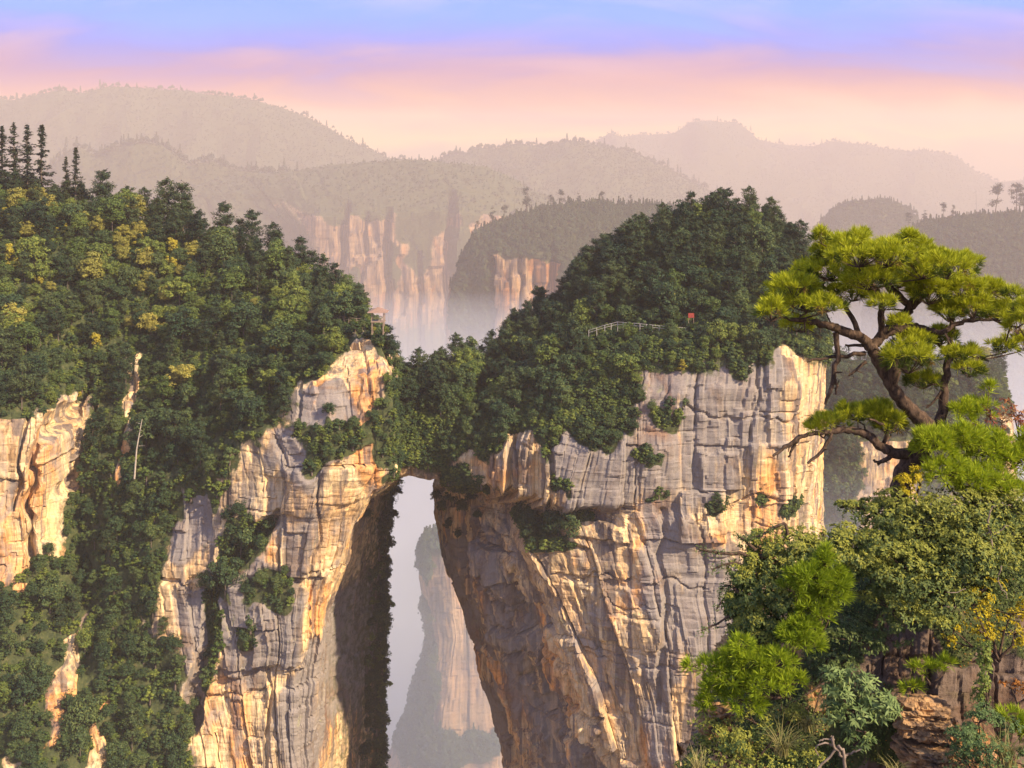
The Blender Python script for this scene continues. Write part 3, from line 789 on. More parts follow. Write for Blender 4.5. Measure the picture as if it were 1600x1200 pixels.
# ------------------------------------------------------------------ haze (the valley air)
def haze_box():
    x, y0, y1, z0, z1 = 13400.0, -5500.0, 18500.0, FLOOR - 60, 580.0
    v = [(a, b_, c) for a in (-x, x) for b_ in (y0, y1) for c in (z0, z1)]
    f = [(0, 1, 3, 2), (4, 6, 7, 5), (0, 4, 5, 1), (2, 3, 7, 6), (0, 2, 6, 4), (1, 5, 7, 3)]
    m = bpy.data.materials.new('haze')
    m.use_nodes = True
    nt = m.node_tree
    nt.nodes.clear()
    out = nt.nodes.new('ShaderNodeOutputMaterial')
    pv = nt.nodes.new('ShaderNodeVolumePrincipled')
    pv.inputs['Color'].default_value = HAZE_COLOR
    pv.inputs['Density'].default_value = HAZE_DENSITY
    pv.inputs['Anisotropy'].default_value = 0.0
    nt.links.new(pv.outputs[0], out.inputs['Volume'])
    o = obj('haze', mesh_np('haze', v, f, m))
    o.display_type = 'WIRE'
    tag(o, 'pale evening haze filling the whole valley air', 'haze', kind='stuff')


HAZE_COLOR = (0.80, 0.655, 0.575, 1)
haze_box()


def mist_box():
    """a bank of mist lying in the valley beyond the bridge"""
    x, y0, y1, z0, z1 = 9250.0, 520.0, 2000.0, FLOOR - 48, -255.0
    v = [(a, b_, c) for a in (-x, x) for b_ in (y0, y1) for c in (z0, z1)]
    f = [(0, 1, 3, 2), (4, 6, 7, 5), (0, 4, 5, 1), (2, 3, 7, 6), (0, 2, 6, 4), (1, 5, 7, 3)]
    m = bpy.data.materials.new('valley_mist')
    m.use_nodes = True
    nt = m.node_tree
    nt.nodes.clear()
    out = nt.nodes.new('ShaderNodeOutputMaterial')
    pv = nt.nodes.new('ShaderNodeVolumePrincipled')
    pv.inputs['Color'].default_value = (0.86, 0.87, 0.885, 1)
    pv.inputs['Density'].default_value = 0.0009
    nt.links.new(pv.outputs[0], out.inputs['Volume'])
    o = obj('mist', mesh_np('mist', v, f, m))
    o.display_type = 'WIRE'
    tag(o, 'bank of pale mist lying low in the valley beyond the rock bridge', 'mist', kind='stuff')


mist_box()


# ------------------------------------------------------------------ tree prototypes
def tube_np(path, radii, nseg=6):
    """verts, quads of a tapering tube along a polyline"""
    path = np.asarray(path, float); n = len(path)
    T = np.gradient(path, axis=0)
    T /= np.maximum(np.linalg.norm(T, axis=1, keepdims=True), 1e-9)
    ref = np.array([0.31, 0.17, 0.93]) if abs(T[:, 2]).mean() < 0.8 else np.array([0.93, 0.3, 0.1])
    U = np.cross(T, ref); U /= np.maximum(np.linalg.norm(U, axis=1, keepdims=True), 1e-9)
    V = np.cross(T, U)
    a = np.linspace(0, 2 * np.pi, nseg, endpoint=False)
    ring = (np.cos(a)[None, :, None] * U[:, None] + np.sin(a)[None, :, None] * V[:, None]) * np.asarray(radii)[:, None, None] + path[:, None]
    v = ring.reshape(-1, 3)
    i = np.arange(n - 1)[:, None] * nseg; j = np.arange(nseg)[None, :]; j2 = (j + 1) % nseg
    f = np.stack([i + j, i + j2, i + nseg + j2, i + nseg + j], -1).reshape(-1, 4)
    return v, f


class Bag:
    """collects verts / quads"""
    def __init__(self):
        self.v, self.f, self.n = [], [], 0
    def add(self, v, f):
        self.v.append(np.asarray(v, float)); self.f.append(np.asarray(f) + self.n); self.n += len(v)
    def tube(self, path, radii, nseg=6):
        self.add(*tube_np(path, radii, nseg))
    def mesh(self, name, mat, smooth=False):
        return mesh_np(name, np.concatenate(self.v), np.concatenate(self.f), mat, smooth=smooth)


def unit(a):
    return a / np.maximum(np.linalg.norm(a, axis=-1, keepdims=True), 1e-9)


def leaf_quads(pos, nrm, size, rng, aspect=1.0, jitter=0.6, along=None):
    """small folded leaf faces at pos facing nrm (jittered); returns verts, quads"""
    n = len(pos)
    nr = unit(nrm + rng.normal(0, jitter, (n, 3)))
    a = rng.normal(0, 1, (n, 3)) if along is None else along + rng.normal(0, 0.25, (n, 3))
    u = unit(a - (a * nr).sum(1, keepdims=True) * nr)
    w = np.cross(nr, u)
    sz = (np.asarray(size) * rng.uniform(0.7, 1.3, n))[:, None]
    L_, S_ = u * sz * 0.5, w * sz * 0.5 * aspect
    v = np.stack([pos - L_, pos + S_ - 0.1 * L_, pos + L_, pos - S_ - 0.1 * L_], 1).reshape(-1, 3)
    f = np.arange(4 * n).reshape(n, 4)
    return v, f


def sph(n, rng):
    return unit(rng.normal(0, 1, (n, 3)))


def broadleaf(seed, R=4.3, H=8.8, ncl=46, per=95, leaf=0.50):
    """rounded crown of leaf clumps on a short trunk"""
    rng = np.random.default_rng(seed)
    crown, trunk = Bag(), Bag()
    cz = H - R * 0.95
    th = H * 0.75
    path = np.array([[0, 0, -1.0], [0.05, 0, 0.4 * th], [rng.normal(0, .2), rng.normal(0, .2), 0.75 * th], [rng.normal(0, .3), rng.normal(0, .3), th]])
    trunk.tube(path, [0.24, 0.17, 0.12, 0.05], 6)
    d = sph(ncl, rng)
    d[:, 2] = np.where(d[:, 2] < -0.45, -d[:, 2], d[:, 2])
    rad = rng.uniform(0.55, 0.98, ncl)
    lop = 1 + 0.42 * np.sin(rng.integers(2, 5) * np.arctan2(d[:, 1], d[:, 0]) + rng.uniform(0, 6))
    c = d * (rad * lop)[:, None] * np.array([R * 0.78, R * 0.78, R * rng.uniform(.75, 1.25)]) + np.array([0, 0, cz])
    for k in range(ncl):
        r = R * rng.uniform(0.16, 0.44)
        q = sph(per, rng)
        q[:, 2] = np.abs(q[:, 2]) * np.where(rng.random(per) < 0.82, 1, -1)
        pos = c[k] + q * r * rng.uniform(0.72, 1.05, (per, 1)) * np.array([1.1, 1.1, 0.8])
        crown.add(*leaf_quads(pos, q + np.array([0, 0, 0.35]), leaf, rng, 0.75, 0.32))
        if k % 3 == 0:
            trunk.tube(np.array([path[2] * 0.9, (path[2] + c[k]) / 2 + rng.normal(0, .15, 3), c[k]]), [0.09, 0.06, 0.02], 4)
    return crown, trunk


def pine(seed, H=11.5, R=3.3, tiers=11, flat=0.25, leaf=0.46, top=0.35, bare=0.28):
    """layered pine: whorls of upturned needle pads"""
    rng = np.random.default_rng(seed)
    crown, trunk = Bag(), Bag()
    lean = rng.normal(0, 0.25, 2)
    path = np.array([[lean[0] * t * t, lean[1] * t * t, -1 + (H + 0.6) * t] for t in np.linspace(0, 1, 6)])
    trunk.tube(path, np.linspace(0.2, 0.03, 6), 6)
    for i in range(tiers):
        t = bare + (1 - bare) * (i + rng.uniform(-.6, .6)) / (tiers - 1)
        t = min(max(t, bare), 1.0)
        z = t * H
        rr = R * (math.sin(math.pi * min(1, (1 - t) * 0.8 + 0.12)) ** 0.8) * rng.uniform(0.75, 1.1) if t < 0.97 else R * top * 0.6
        nb = rng.integers(4, 7)
        a0 = rng.uniform(0, 6.28)
        ctr0 = np.array([lean[0] * t * t, lean[1] * t * t, z])
        for b_ in range(nb):
            ctr = ctr0 + [0, 0, rng.normal(0, .45)]
            a = a0 + 6.28 * b_ / nb + rng.normal(0, 0.3)
            ln = rr * rng.uniform(0.6, 1.15)
            end = ctr + np.array([math.cos(a) * ln, math.sin(a) * ln, ln * rng.uniform(0.0, 0.5)])
            trunk.tube(np.array([ctr, (ctr + end) / 2 + [0, 0, -0.06 * ln], end]), [0.06, 0.04, 0.015], 3)
            n = int(30 + 26 * ln)
            s = rng.uniform(0.25, 1.08, n) ** 0.8
            pos = ctr + (end - ctr) * s[:, None] + rng.normal(0, 1, (n, 3)) * np.array([0.30, 0.30, 0.20]) * (0.5 + 0.35 * ln)
            crown.add(*leaf_quads(pos, np.tile([math.cos(a) * .45, math.sin(a) * .45, 1.0], (n, 1)), leaf, rng, 0.5, 0.55, along=np.tile([math.cos(a) * .7, math.sin(a) * .7, 0.75], (n, 1))))
    n = 26
    pos = np.array([lean[0], lean[1], H]) + rng.normal(0, 1, (n, 3)) * np.array([.22, .22, .45])
    crown.add(*leaf_quads(pos, sph(n, rng), leaf, rng, 0.45, 0.3, along=np.tile([0, 0, 1.0], (n, 1))))
    return crown, trunk


def fir(seed, H=13.0, R=2.1, tiers=26, leaf=0.42):
    """narrow spire with short drooping tiers"""
    rng = np.random.default_rng(seed)
    crown, trunk = Bag(), Bag()
    trunk.tube(np.array([[0, 0, -1], [0.05, 0, H * .5], [0, 0.05, H]]), [0.2, 0.12, 0.02], 6)
    for i in range(tiers * 5):
        t = 0.12 + 0.88 * rng.random() ** 1.1
        z = t * H
        rr = R * (1 - t) ** 0.8 + 0.22
        a = rng.uniform(0, 6.28)
        ln = rr * rng.uniform(0.4, 1.35)
        dirv = np.array([math.cos(a), math.sin(a), -0.25 + 0.6 * t])
        n = int(8 + 14 * ln)
        s = rng.uniform(0.1, 1.0, n)
        pos = np.array([0, 0, z]) + dirv * (ln * s)[:, None] + rng.normal(0, 1, (n, 3)) * np.array([.13, .13, .10])
        crown.add(*leaf_quads(pos, np.tile([0, 0, 1.0], (n, 1)) + dirv * .4, leaf, rng, 0.45, 0.5, along=np.tile(dirv, (n, 1))))
        trunk.tube(np.array([[0, 0, z], np.array([0, 0, z]) + dirv * ln]), [0.035, 0.01], 3)
    return crown, trunk


def flat_pine(seed, H=12.0, R=2.7, leaf=0.6):
    """tall bare trunk with a few flat needle pads"""
    rng = np.random.default_rng(seed)
    crown, trunk = Bag(), Bag()
    ln = rng.normal(0, 0.7, 2)
    path = np.array([[ln[0] * t, ln[1] * t, -1.5 + (H + 1.0) * t] for t in np.linspace(0, 1, 6)])
    trunk.tube(path, np.linspace(0.26, 0.08, 6), 6)
    for i in range(13):
        t = rng.uniform(0.3, 0.98) if i else 1.0
        c = np.array([ln[0] * t, ln[1] * t, H * t])
        a = rng.uniform(0, 6.28); r = R * rng.uniform(0.2, 0.75) if i else R * .1
        e = c + [math.cos(a) * r, math.sin(a) * r, 0.3]
        trunk.tube(np.array([c - [0, 0, .5], e]), [0.08, 0.03], 4)
        n = 80
        q = rng.normal(0, 1, (n, 3)) * np.array([R * .26, R * .26, 0.42])
        crown.add(*leaf_quads(e + q, np.tile([0, 0, 1.0], (n, 1)), leaf, rng, 0.6, 0.6))
    return crown, trunk


def lowtree(seed, R=4.0, H=8.0, n=150, leaf=1.5, spire=False):
    """simple crown for far woods"""
    rng = np.random.default_rng(seed)
    crown = Bag()
    q = sph(n, rng); q[:, 2] = np.abs(q[:, 2]) * 1.0 - 0.25
    if spire:
        t = rng.random(n) ** 0.7
        a = rng.uniform(0, 6.28, n)
        rr = R * .55 * (1 - t) + 0.15
        pos = np.stack([np.cos(a) * rr, np.sin(a) * rr, t * H * 1.25], -1)
        q = np.stack([np.cos(a), np.sin(a), 0.5 + 0 * a], -1)
    else:
        lop = 1 + 0.3 * vn(q[:, 0] * 2, q[:, 1] * 2, q[:, 2] * 2, seed)
        pos = q * lop[:, None] * np.array([R, R, H * 0.62]) * rng.uniform(.6, 1.0, (n, 1)) + np.array([0, 0, H * .42])
    crown.add(*leaf_quads(pos, q + [0, 0, .3], leaf, rng, 0.8, 0.4))
    return crown


PROTO = {}


def protos(kind, fn, seeds, mats):
    out = []
    bk = M['bark']
    for i, sd_ in enumerate(seeds):
        cb, tb = fn(sd_)
        tm = tb.mesh(kind + '_trunk', bk, True)
        for mk in mats:
            out.append((mk, cb.mesh(kind + '_crown', M[mk]), tm))
    PROTO[kind] = out


protos('broadleaf_tree', broadleaf, (1, 2, 3, 4, 5, 6), ('leaf_dark', 'leaf_mid', 'leaf_olive'))
protos('pine_tree', pine, (11, 12, 13, 14), ('needle',))
protos('shrub', lambda s_: broadleaf(s_, R=1.7, H=2.7, ncl=18, per=70, leaf=0.36), (21, 22, 23), ('leaf_dark', 'leaf_mid'))
protos('golden_tree', lambda s_: broadleaf(s_, R=2.2, H=5.0, ncl=22, per=80, leaf=0.42), (31, 32), ('leaf_gold',))
protos('fir_tree', fir, (41, 42, 43, 44), ('leaf_fir',))
protos('flat_topped_pine', flat_pine, (51, 52, 53, 54, 55), ('leaf_fir',))


def plant(kind, pi, loc, rz, s, label, group, cat='tree', sz=None):
    mk, cm, tm = PROTO[kind][pi]
    e = empty(kind, loc, rz, s)
    if sz: e.scale = (s, s, s * sz)
    tag(e, label, cat, group)
    obj('crown', cm, e)
    obj('trunk', tm, e)
    return e


# ------------------------------------------------------------------ forest on the near cliffs
rs = np.random.default_rng(7)


def to_px(p):
    return 800 + p[0] / p[1] * F, HOR - p[2] / p[1] * F


BV = {}
for nm in list(SURF):
    if nm in ('cliff_left', 'cliff_right', 'rock_arch_bridge', 'wooded_spur'):
        P_, N_, V_, F_ = SURF[nm]
        st = 2
        Q = P_[::st, ::st]
        nr, nc = Q.shape[:2]
        idx = np.arange(nr * nc).reshape(nr, nc)
        fq = np.stack([idx[:-1, :-1], idx[:-1, 1:], idx[1:, 1:], idx[1:, :-1]], -1).reshape(-1, 4)
        BV[nm] = BVHTree.FromPolygons(Q.reshape(-1, 3).tolist(), fq.tolist())


def occluded(p, skip=4.0):
    v = Vector(p); d = v.length
    for b_ in BV.values():
        h = b_.ray_cast(Vector((0, 0, 0)), v.normalized(), d - skip)
        if h[0] is not None:
            return True
    return False


def surface_hit(px, py, names=None):
    d = Vector(W(px, py, 1.0)).normalized()
    best = None
    for nm, b_ in BV.items():
        if names and nm not in names: continue
        h = b_.ray_cast(Vector((0, 0, 0)), d)
        if h[0] is not None and (best is None or h[3] < best[3]):
            best = h
    return best


def sample_surface(nm, n, thr=0.55, rng=rs, region=None):
    """random points on a terrain where it is overgrown: position, normal"""
    P_, N_, V_, F_ = SURF[nm]
    a = P_[:-1, :-1]; b_ = P_[1:, 1:]; c = P_[1:, :-1]; d = P_[:-1, 1:]
    ar = 0.5 * np.linalg.norm(np.cross(b_ - a, d - c), axis=-1)
    w = ar * (V_[:-1, :-1] > thr)
    if region is not None:
        w = w * region(P_[:-1, :-1])
    w = w.ravel(); tot = w.sum()
    pick = rng.choice(len(w), n, p=w / tot)
    i, j = np.unravel_index(pick, a.shape[:2])
    u, v = rng.random((2, n, 1))
    p = a[i, j] * (1 - u) * (1 - v) + d[i, j] * u * (1 - v) + c[i, j] * (1 - u) * v + b_[i, j] * u * v
    return p, N_[i, j], tot


def thin(p, r):
    """greedy minimum spacing"""
    cell = {}
    keep = []
    for k in range(len(p)):
        key = tuple((p[k] // r).astype(int))
        ok = True
        for dx in (-1, 0, 1):
            for dy in (-1, 0, 1):
                for dz in (-1, 0, 1):
                    for q in cell.get((key[0] + dx, key[1] + dy, key[2] + dz), ()):
                        if np.sum((p[q] - p[k]) ** 2) < r * r:
                            ok = False; break
                    if not ok: break
                if not ok: break
            if not ok: break
        if ok:
            cell.setdefault(key, []).append(k); keep.append(k)
    return np.array(keep, dtype=int)


def visible_region(P_):
    """a generous box around the camera's view and the front slopes"""
    px = 800 + P_[..., 0] / P_[..., 1] * F
    py = HOR - P_[..., 2] / P_[..., 1] * F
    return (px > -160) & (px < 1760) & (py < 1330)


places = {'cliff_left': 'on the hillside below the pavilion', 'cliff_right': 'on the crown of the walkway cliff', 'rock_arch_bridge': 'on the rock bridge', 'wooded_spur': 'on the spur behind the crooked pine'}
cand = []      # (kind, variant, pos, scale, px size, place)
STUFF = {'shrub': [], 'broadleaf_tree': [], 'pine_tree': []}
for nm, spacing in (('cliff_left', 4.3), ('cliff_right', 3.9), ('rock_arch_bridge', 3.3), ('wooded_spur', 4.6)):
    p, n, tot = sample_surface(nm, 14000 if nm.startswith('cliff') else 4000, region=visible_region)
    ks = thin(p, spacing)
    for k in ks:
        pos, nr_ = p[k], n[k]
        steep = nr_[2] < 0.5
        X, Y, Z = pos
        px, py = to_px(pos)
        if nm == 'cliff_left' and 574 < px < 610 and 488 < py < 540 and Y < 366:
            if rs.random() < 0.6: continue
            steep = True
        if nm == 'cliff_left' and 512 < px < 578 and 500 < py < 545 and Y < 374:
            steep = True
        if nm == 'cliff_right' and 905 < px < 1100 and 518 < py < 566 and Y < 374:
            steep = True
        if steep:
            kind = 'shrub' if rs.random() < 0.6 else 'broadleaf_tree'
            s = rs.uniform(0.8, 1.5) if kind == 'shrub' else rs.uniform(0.34, 0.6)
            pos = pos + nr_ * 0.3
            if px > 500 and py > 760 and Y > 378: s *= 1.5
            if nm == 'cliff_left' and px < 330 and py > 780 and rs.random() < .8:
                kind = 'broadleaf_tree'; s = rs.uniform(.4, .85)
        else:
            top = Y > 376 if nm == 'cliff_right' else Y > 425
            pp = 0.72 if (nm == 'cliff_right' and top) else (0.45 if top else 0.22)
            kind = 'pine_tree' if rs.random() < pp else 'broadleaf_tree'
            s = rs.uniform(0.5, 1.2) if kind == 'pine_tree' else rs.uniform(0.34, 0.95) * (1.5 if rs.random() < .22 else 1.0)
        if nm == 'wooded_spur': s *= 1.7
        if kind == 'broadleaf_tree':
            shape = rs.integers(0, 6)
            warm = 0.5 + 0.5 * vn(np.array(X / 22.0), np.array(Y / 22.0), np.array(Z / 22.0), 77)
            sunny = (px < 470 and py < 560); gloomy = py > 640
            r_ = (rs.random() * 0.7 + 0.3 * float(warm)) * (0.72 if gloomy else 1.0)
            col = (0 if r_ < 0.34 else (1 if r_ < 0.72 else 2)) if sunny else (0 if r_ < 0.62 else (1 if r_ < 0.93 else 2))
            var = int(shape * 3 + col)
        elif kind == 'pine_tree':
            var = int(rs.integers(0, 4))
        else:
            var = int(rs.integers(0, 6))
        hgt = {'broadleaf_tree': 8.5, 'pine_tree': 11.5, 'shrub': 2.5}[kind] * s
        vis = (-30 < px < 1630) and (py - hgt / Y * F < 1200) and not occluded(pos + np.array([0, 0, hgt * 0.85]))
        cand.append((kind, var, pos, s, hgt / Y * F if vis else -1, places[nm], bool(steep)))

def zone(pos, place):
    px, py = to_px(pos)
    if 'pavilion' in place:
        if px > 530 and py > 735: return 'on the shaded wall inside the arch'
        if py < 370: return 'just below the fir crest'
        if py < 470: return 'on the upper slope of the pavilion hill'
        if py < 590: return 'on the lower slope of the pavilion hill'
        if px < 330: return 'in the gully beside the orange cliff' if py < 880 else 'on the steep slope under the gully'
        return 'on the ledges of the orange cliff'
    if 'walkway' in place:
        if py < 430: return 'on the summit above the walkway'
        if py < 520: return 'on the slope just above the walkway railing'
        if py < 640: return 'on the slope below the walkway railing'
        return 'on the ledges of the stained cliff'
    return place


def size_word(kd, s):
    lo, hi = {'broadleaf_tree': (.55, .85), 'pine_tree': (.75, .95), 'shrub': (1.0, 1.25)}[kd]
    return 'small' if s < lo else ('tall' if s > hi else 'medium')


colour = {'leaf_dark': 'dark green', 'leaf_mid': 'green', 'leaf_olive': 'olive yellow'}
for kind in ('broadleaf_tree', 'pine_tree', 'shrub'):
    cs = sorted([c for c in cand if c[0] == kind], key=lambda c: -c[4])
    named = [c for c in cs if c[4] > 0][:300]
    rest = [c for c in cs if c[4] <= 0] + [c for c in cs if c[4] > 0][300:]
    for kd, var, pos, s, _, place, steep in named:
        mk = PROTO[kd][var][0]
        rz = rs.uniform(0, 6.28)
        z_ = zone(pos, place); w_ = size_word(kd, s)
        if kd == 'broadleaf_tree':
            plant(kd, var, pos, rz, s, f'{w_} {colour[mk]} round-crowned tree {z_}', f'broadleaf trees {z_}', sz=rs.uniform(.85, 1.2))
        elif kd == 'pine_tree':
            plant(kd, var, pos, rz, s, f'{w_} dark layered pine {z_}', f'pines {z_}', sz=rs.uniform(.9, 1.2))
        else:
            plant(kd, var, pos, rz, s, f'{w_} {colour[mk]} shrub {z_}', f'shrubs {z_}', cat='shrub', sz=rs.uniform(.7, 1.1))
    STUFF[kind] += [(c[2], c[3], c[1]) for c in rest]
print('forest', {k: len([c for c in cand if c[0] == k]) for k in STUFF}, {k: len(v) for k, v in STUFF.items()})


def scatter_stuff(name, pts, scales, meshes, label, cat='forest', idx=None, zs=None):
    """one object: copies of a few crown meshes on many points (geometry nodes)"""
    n = len(pts)
    me = bpy.data.meshes.new(name)
    me.vertices.add(n)
    me.vertices.foreach_set('co', np.asarray(pts, np.float32).ravel())
    a = me.attributes.new('size', 'FLOAT', 'POINT'); a.data.foreach_set('value', np.asarray(scales, np.float32))
    a = me.attributes.new('turn', 'FLOAT', 'POINT'); a.data.foreach_set('value', rs.uniform(0, 6.28, n).astype(np.float32))
    a = me.attributes.new('pick', 'INT', 'POINT'); a.data.foreach_set('value', (np.asarray(idx) if idx is not None else rs.integers(0, len(meshes), n)).astype(np.int32))
    o = obj(name, me)
    tag(o, label, cat, kind='stuff')
    coll = bpy.data.collections.new(name + '_crowns')
    for q, m_ in enumerate(meshes):
        po = bpy.data.objects.new('%s_crown_%02d' % (name, q), m_)
        coll.objects.link(po)
    ng = bpy.data.node_groups.new(name, 'GeometryNodeTree')
    ng.interface.new_socket('Geometry', in_out='INPUT', socket_type='NodeSocketGeometry')
    ng.interface.new_socket('Geometry', in_out='OUTPUT', socket_type='NodeSocketGeometry')
    N, L = ng.nodes, ng.links
    gi, go = N.new('NodeGroupInput'), N.new('NodeGroupOutput')
    ci = N.new('GeometryNodeCollectionInfo')
    ci.inputs['Collection'].default_value = coll
    ci.inputs['Separate Children'].default_value = True
    ci.inputs['Reset Children'].default_value = True
    ip = N.new('GeometryNodeInstanceOnPoints')
    ip.inputs['Pick Instance'].default_value = True
    def attr(nm, tp):
        q = N.new('GeometryNodeInputNamedAttribute'); q.data_type = tp
        q.inputs['Name'].default_value = nm
        return [s_ for s_ in q.outputs if s_.enabled][0]
    L.new(gi.outputs[0], ip.inputs['Points'])
    L.new(ci.outputs[0], ip.inputs['Instance'])
    L.new(attr('pick', 'INT'), ip.inputs['Instance Index'])
    cx = N.new('ShaderNodeCombineXYZ'); L.new(attr('turn', 'FLOAT'), cx.inputs['Z'])
    L.new(cx.outputs[0], ip.inputs['Rotation'])
    sz_ = attr('size', 'FLOAT')
    L.new(sz_, ip.inputs['Scale'])
    L.new(ip.outputs[0], go.inputs[0])
    md = o.modifiers.new('scatter', 'NODES')
    md.node_group = ng
    return o


for kind, lab in (('shrub', 'low green scrub covering ledges and slopes of the near cliffs'), ('broadleaf_tree', 'dense green treetops filling the forest behind the near trees'), ('pine_tree', 'dark pine tops filling the forest behind the ridge')):
    st_ = STUFF[kind]
    if st_:
        scatter_stuff({'shrub': 'scrub', 'broadleaf_tree': 'forest', 'pine_tree': 'pine_forest'}[kind], np.array([q[0] for q in st_]), [q[1] for q in st_], [m_[1] for m_ in PROTO[kind]], lab, 'scrub' if kind == 'shrub' else 'forest', idx=[q[2] for q in st_])

# ground-hugging undergrowth that closes the gaps between the trees
for nm, cnt in (('cliff_left', 20000), ('cliff_right', 22000), ('rock_arch_bridge', 2500), ('wooded_spur', 4000)):
    p, n, tot = sample_surface(nm, cnt, thr=0.6, region=visible_region)
    p = p - np.array([0, 0, .35]) + n * 0.1
    scatter_stuff('undergrowth', p, rs.uniform(.5, 1.0, len(p)), [m_[1] for m_ in PROTO['shrub']], f'tangled green undergrowth {places[nm]}', 'undergrowth')

# far woods
FAR = {'far': [lowtree(61).mesh('far_crown', M['leaf_haze']), lowtree(62).mesh('far_crown', M['leaf_haze']), lowtree(63, R=3.2, H=9).mesh('far_crown', M['leaf_haze']), lowtree(64, R=3.4, H=10, spire=True).mesh('far_crown', M['leaf_haze'])]}
for nm in list(SURF):
    if nm in BV: continue
    P_ = SURF[nm][0]
    Ym = float(np.median(P_[..., 1]))
    cnt = 40000 if nm.startswith('mountain') else (4000 if Ym < 1000 else 12000)
    p, n, tot = sample_surface(nm, cnt, thr=0.6, region=visible_region)
    big = 1.0 if Ym < 1000 else (2.2 if Ym < 4000 else (2.4 if Ym < 6000 else 1.7))
    sc_ = rs.uniform(.6, 1.3, len(p)) * big
    if nm.startswith(('mountain', 'hill')):      # taller trees along the crest
        nr = P_.shape[0]
        zc = P_[..., 2].max(0)
        ci = rs.integers(0, P_.shape[1], 260)
        ri = P_[..., 2].argmax(0)[ci]
        pc = P_[ri, ci] + rs.normal(0, 12, (260, 3)) * [1, 1, 0]
        p = np.concatenate([p, pc]); sc_ = np.concatenate([sc_, rs.uniform(1.2, 3.4, 260) * (big if Ym > 6000 else big * .45)])
    scatter_stuff('far_forest', p - [0, 0, 1.0], sc_, FAR['far'], 'hazy woods covering ' + bpy.data.objects[nm]['label'].split(' with')[0], 'forest')

# ------------------------------------------------------------------ trees one can pick out on the skylines
def ridge_top(nm, px):
    """highest surface point of a terrain near a photograph column"""
    P_ = SURF[nm][0]
    qx = 800 + P_[..., 0] / P_[..., 1] * F
    qy = HOR - P_[..., 2] / P_[..., 1] * F
    c = np.where(np.abs(qx - px) < 14, qy, 1e9)
    i = np.unravel_index(np.argmin(c), c.shape)
    return P_[i].copy()


for q, (px, top) in enumerate([(3, 198), (22, 193), (43, 196), (65, 196), (118, 231), (103, 246), (-14, 205)]):
    p = ridge_top('cliff_left', px)
    p[0] = (px - 800) / F * p[1]
    hgt = ((HOR - top) / F * p[1] - p[2])
    lab = 'tall dark fir spire in the row of four on the hill crest' if q in (0, 1, 2, 3) else ('short dark fir standing apart from the row of four firs' if q in (4, 5) else 'dark fir at the outer end of the fir row')
    plant('fir_tree', q % 4, p, q * 1.3, hgt / 13.0, lab, 'firs on the hill crest')
for q, (px, top) in enumerate([(160, 268), (200, 292), (262, 284), (286, 288), (350, 318), (395, 330), (430, 352), (470, 372)]):
    p = ridge_top('cliff_left', px)
    p[0] = (px - 800) / F * p[1]
    plant('pine_tree', q % 4, p, q * 1.7, max(.5, ((HOR - top) / F * p[1] - p[2]) / 11.8), 'dark pointed pine rising above the forest crest of the pavilion hill', 'pines on the hill crest')
for q, (px, py, s) in enumerate([(205, 310, .8), (270, 375, .95), (100, 345, .8), (15, 395, 1.2), (268, 400, .9), (330, 345, .8), (430, 530, .9), (150, 520, .8), (50, 560, .7), (8, 330, 1.0), (60, 425, .7), (215, 362, .8), (120, 600, .7), (300, 400, .7), (352, 425, .7)]):
    h = surface_hit(px, py + 26)
    if h: plant('golden_tree', q % 2, h[0], q * 2.1, s * 1.25, 'golden yellow tree glowing among the green forest below the hill crest', 'golden trees on the pavilion hill')
for q, (px, py, s) in enumerate([(1052, 470, 1.2), (1065, 570, .8), (820, 478, .7), (855, 545, .6), (840, 492, .6)]):
    h = surface_hit(px, py + 16)
    if h: plant('golden_tree', q % 2, h[0], q * 2.7, s, 'yellow-green tree lit among dark pines near the fenced walkway', 'golden trees by the walkway')
h = surface_hit(752, 560)
if h: plant('pine_tree', 2, h[0], 0.4, 1.25, 'dark solitary pine standing above the end of the rock bridge', None)
# trees leaning out of both walls of the arch
for q, (px, py, s) in enumerate([(606, 775, .62), (618, 800, .5), (600, 830, .5), (604, 870, .42), (598, 905, .4), (600, 950, .5), (597, 990, .4), (598, 1035, .48), (597, 1080, .4), (594, 1120, .5), (592, 1160, .45), (590, 1195, .5), (624, 765, .5), (575, 800, .5)]):
    h = surface_hit(px - 8, py + 12, ('cliff_left',))
    Yq = h[0].y if h else 415.0
    plant('broadleaf_tree', (q * 3) % 18, W(px - 2, py + 14, min(Yq, 420.0)), q * 1.9, s, 'dark tree leaning into the gap from the shaded wall of the arch', 'trees on the shaded arch wall')
for q, (px, py, s) in enumerate([(690, 790, .6), (705, 775, .65), (722, 790, .6), (700, 815, .5), (735, 775, .55), (715, 830, .45), (745, 800, .4), (682, 770, .5)]):
    h = surface_hit(px + 14, py + 10, ('cliff_right',))
    Yq = h[0].y if h else 400.0
    plant('broadleaf_tree', (q * 3) % 18, W(px, py + 14, min(Yq, 425.0) - 1.0), q * 2.3, s, 'dark bushy tree hanging under the overhang of the stained cliff', 'trees under the overhang')
tower, arch_tower, hazy_mesa = 'rock_tower', 'rock_tower.001', 'wooded_mesa'
for q, (px, top) in enumerate([(747, 346), (770, 326), (788, 322), (822, 296), (880, 298), (862, 306), (905, 303), (940, 300), (985, 306)]):
    p = ridge_top(tower, px); p[0] = (px - 800) / F * p[1]
    plant('flat_topped_pine', q % 5, p, q * 1.1, max(.8, ((HOR - top) / F * p[1] - p[2]) / 12.0), 'hazy flat-topped pine on the crest of the rock tower', 'flat-topped pines on the hazy tower')
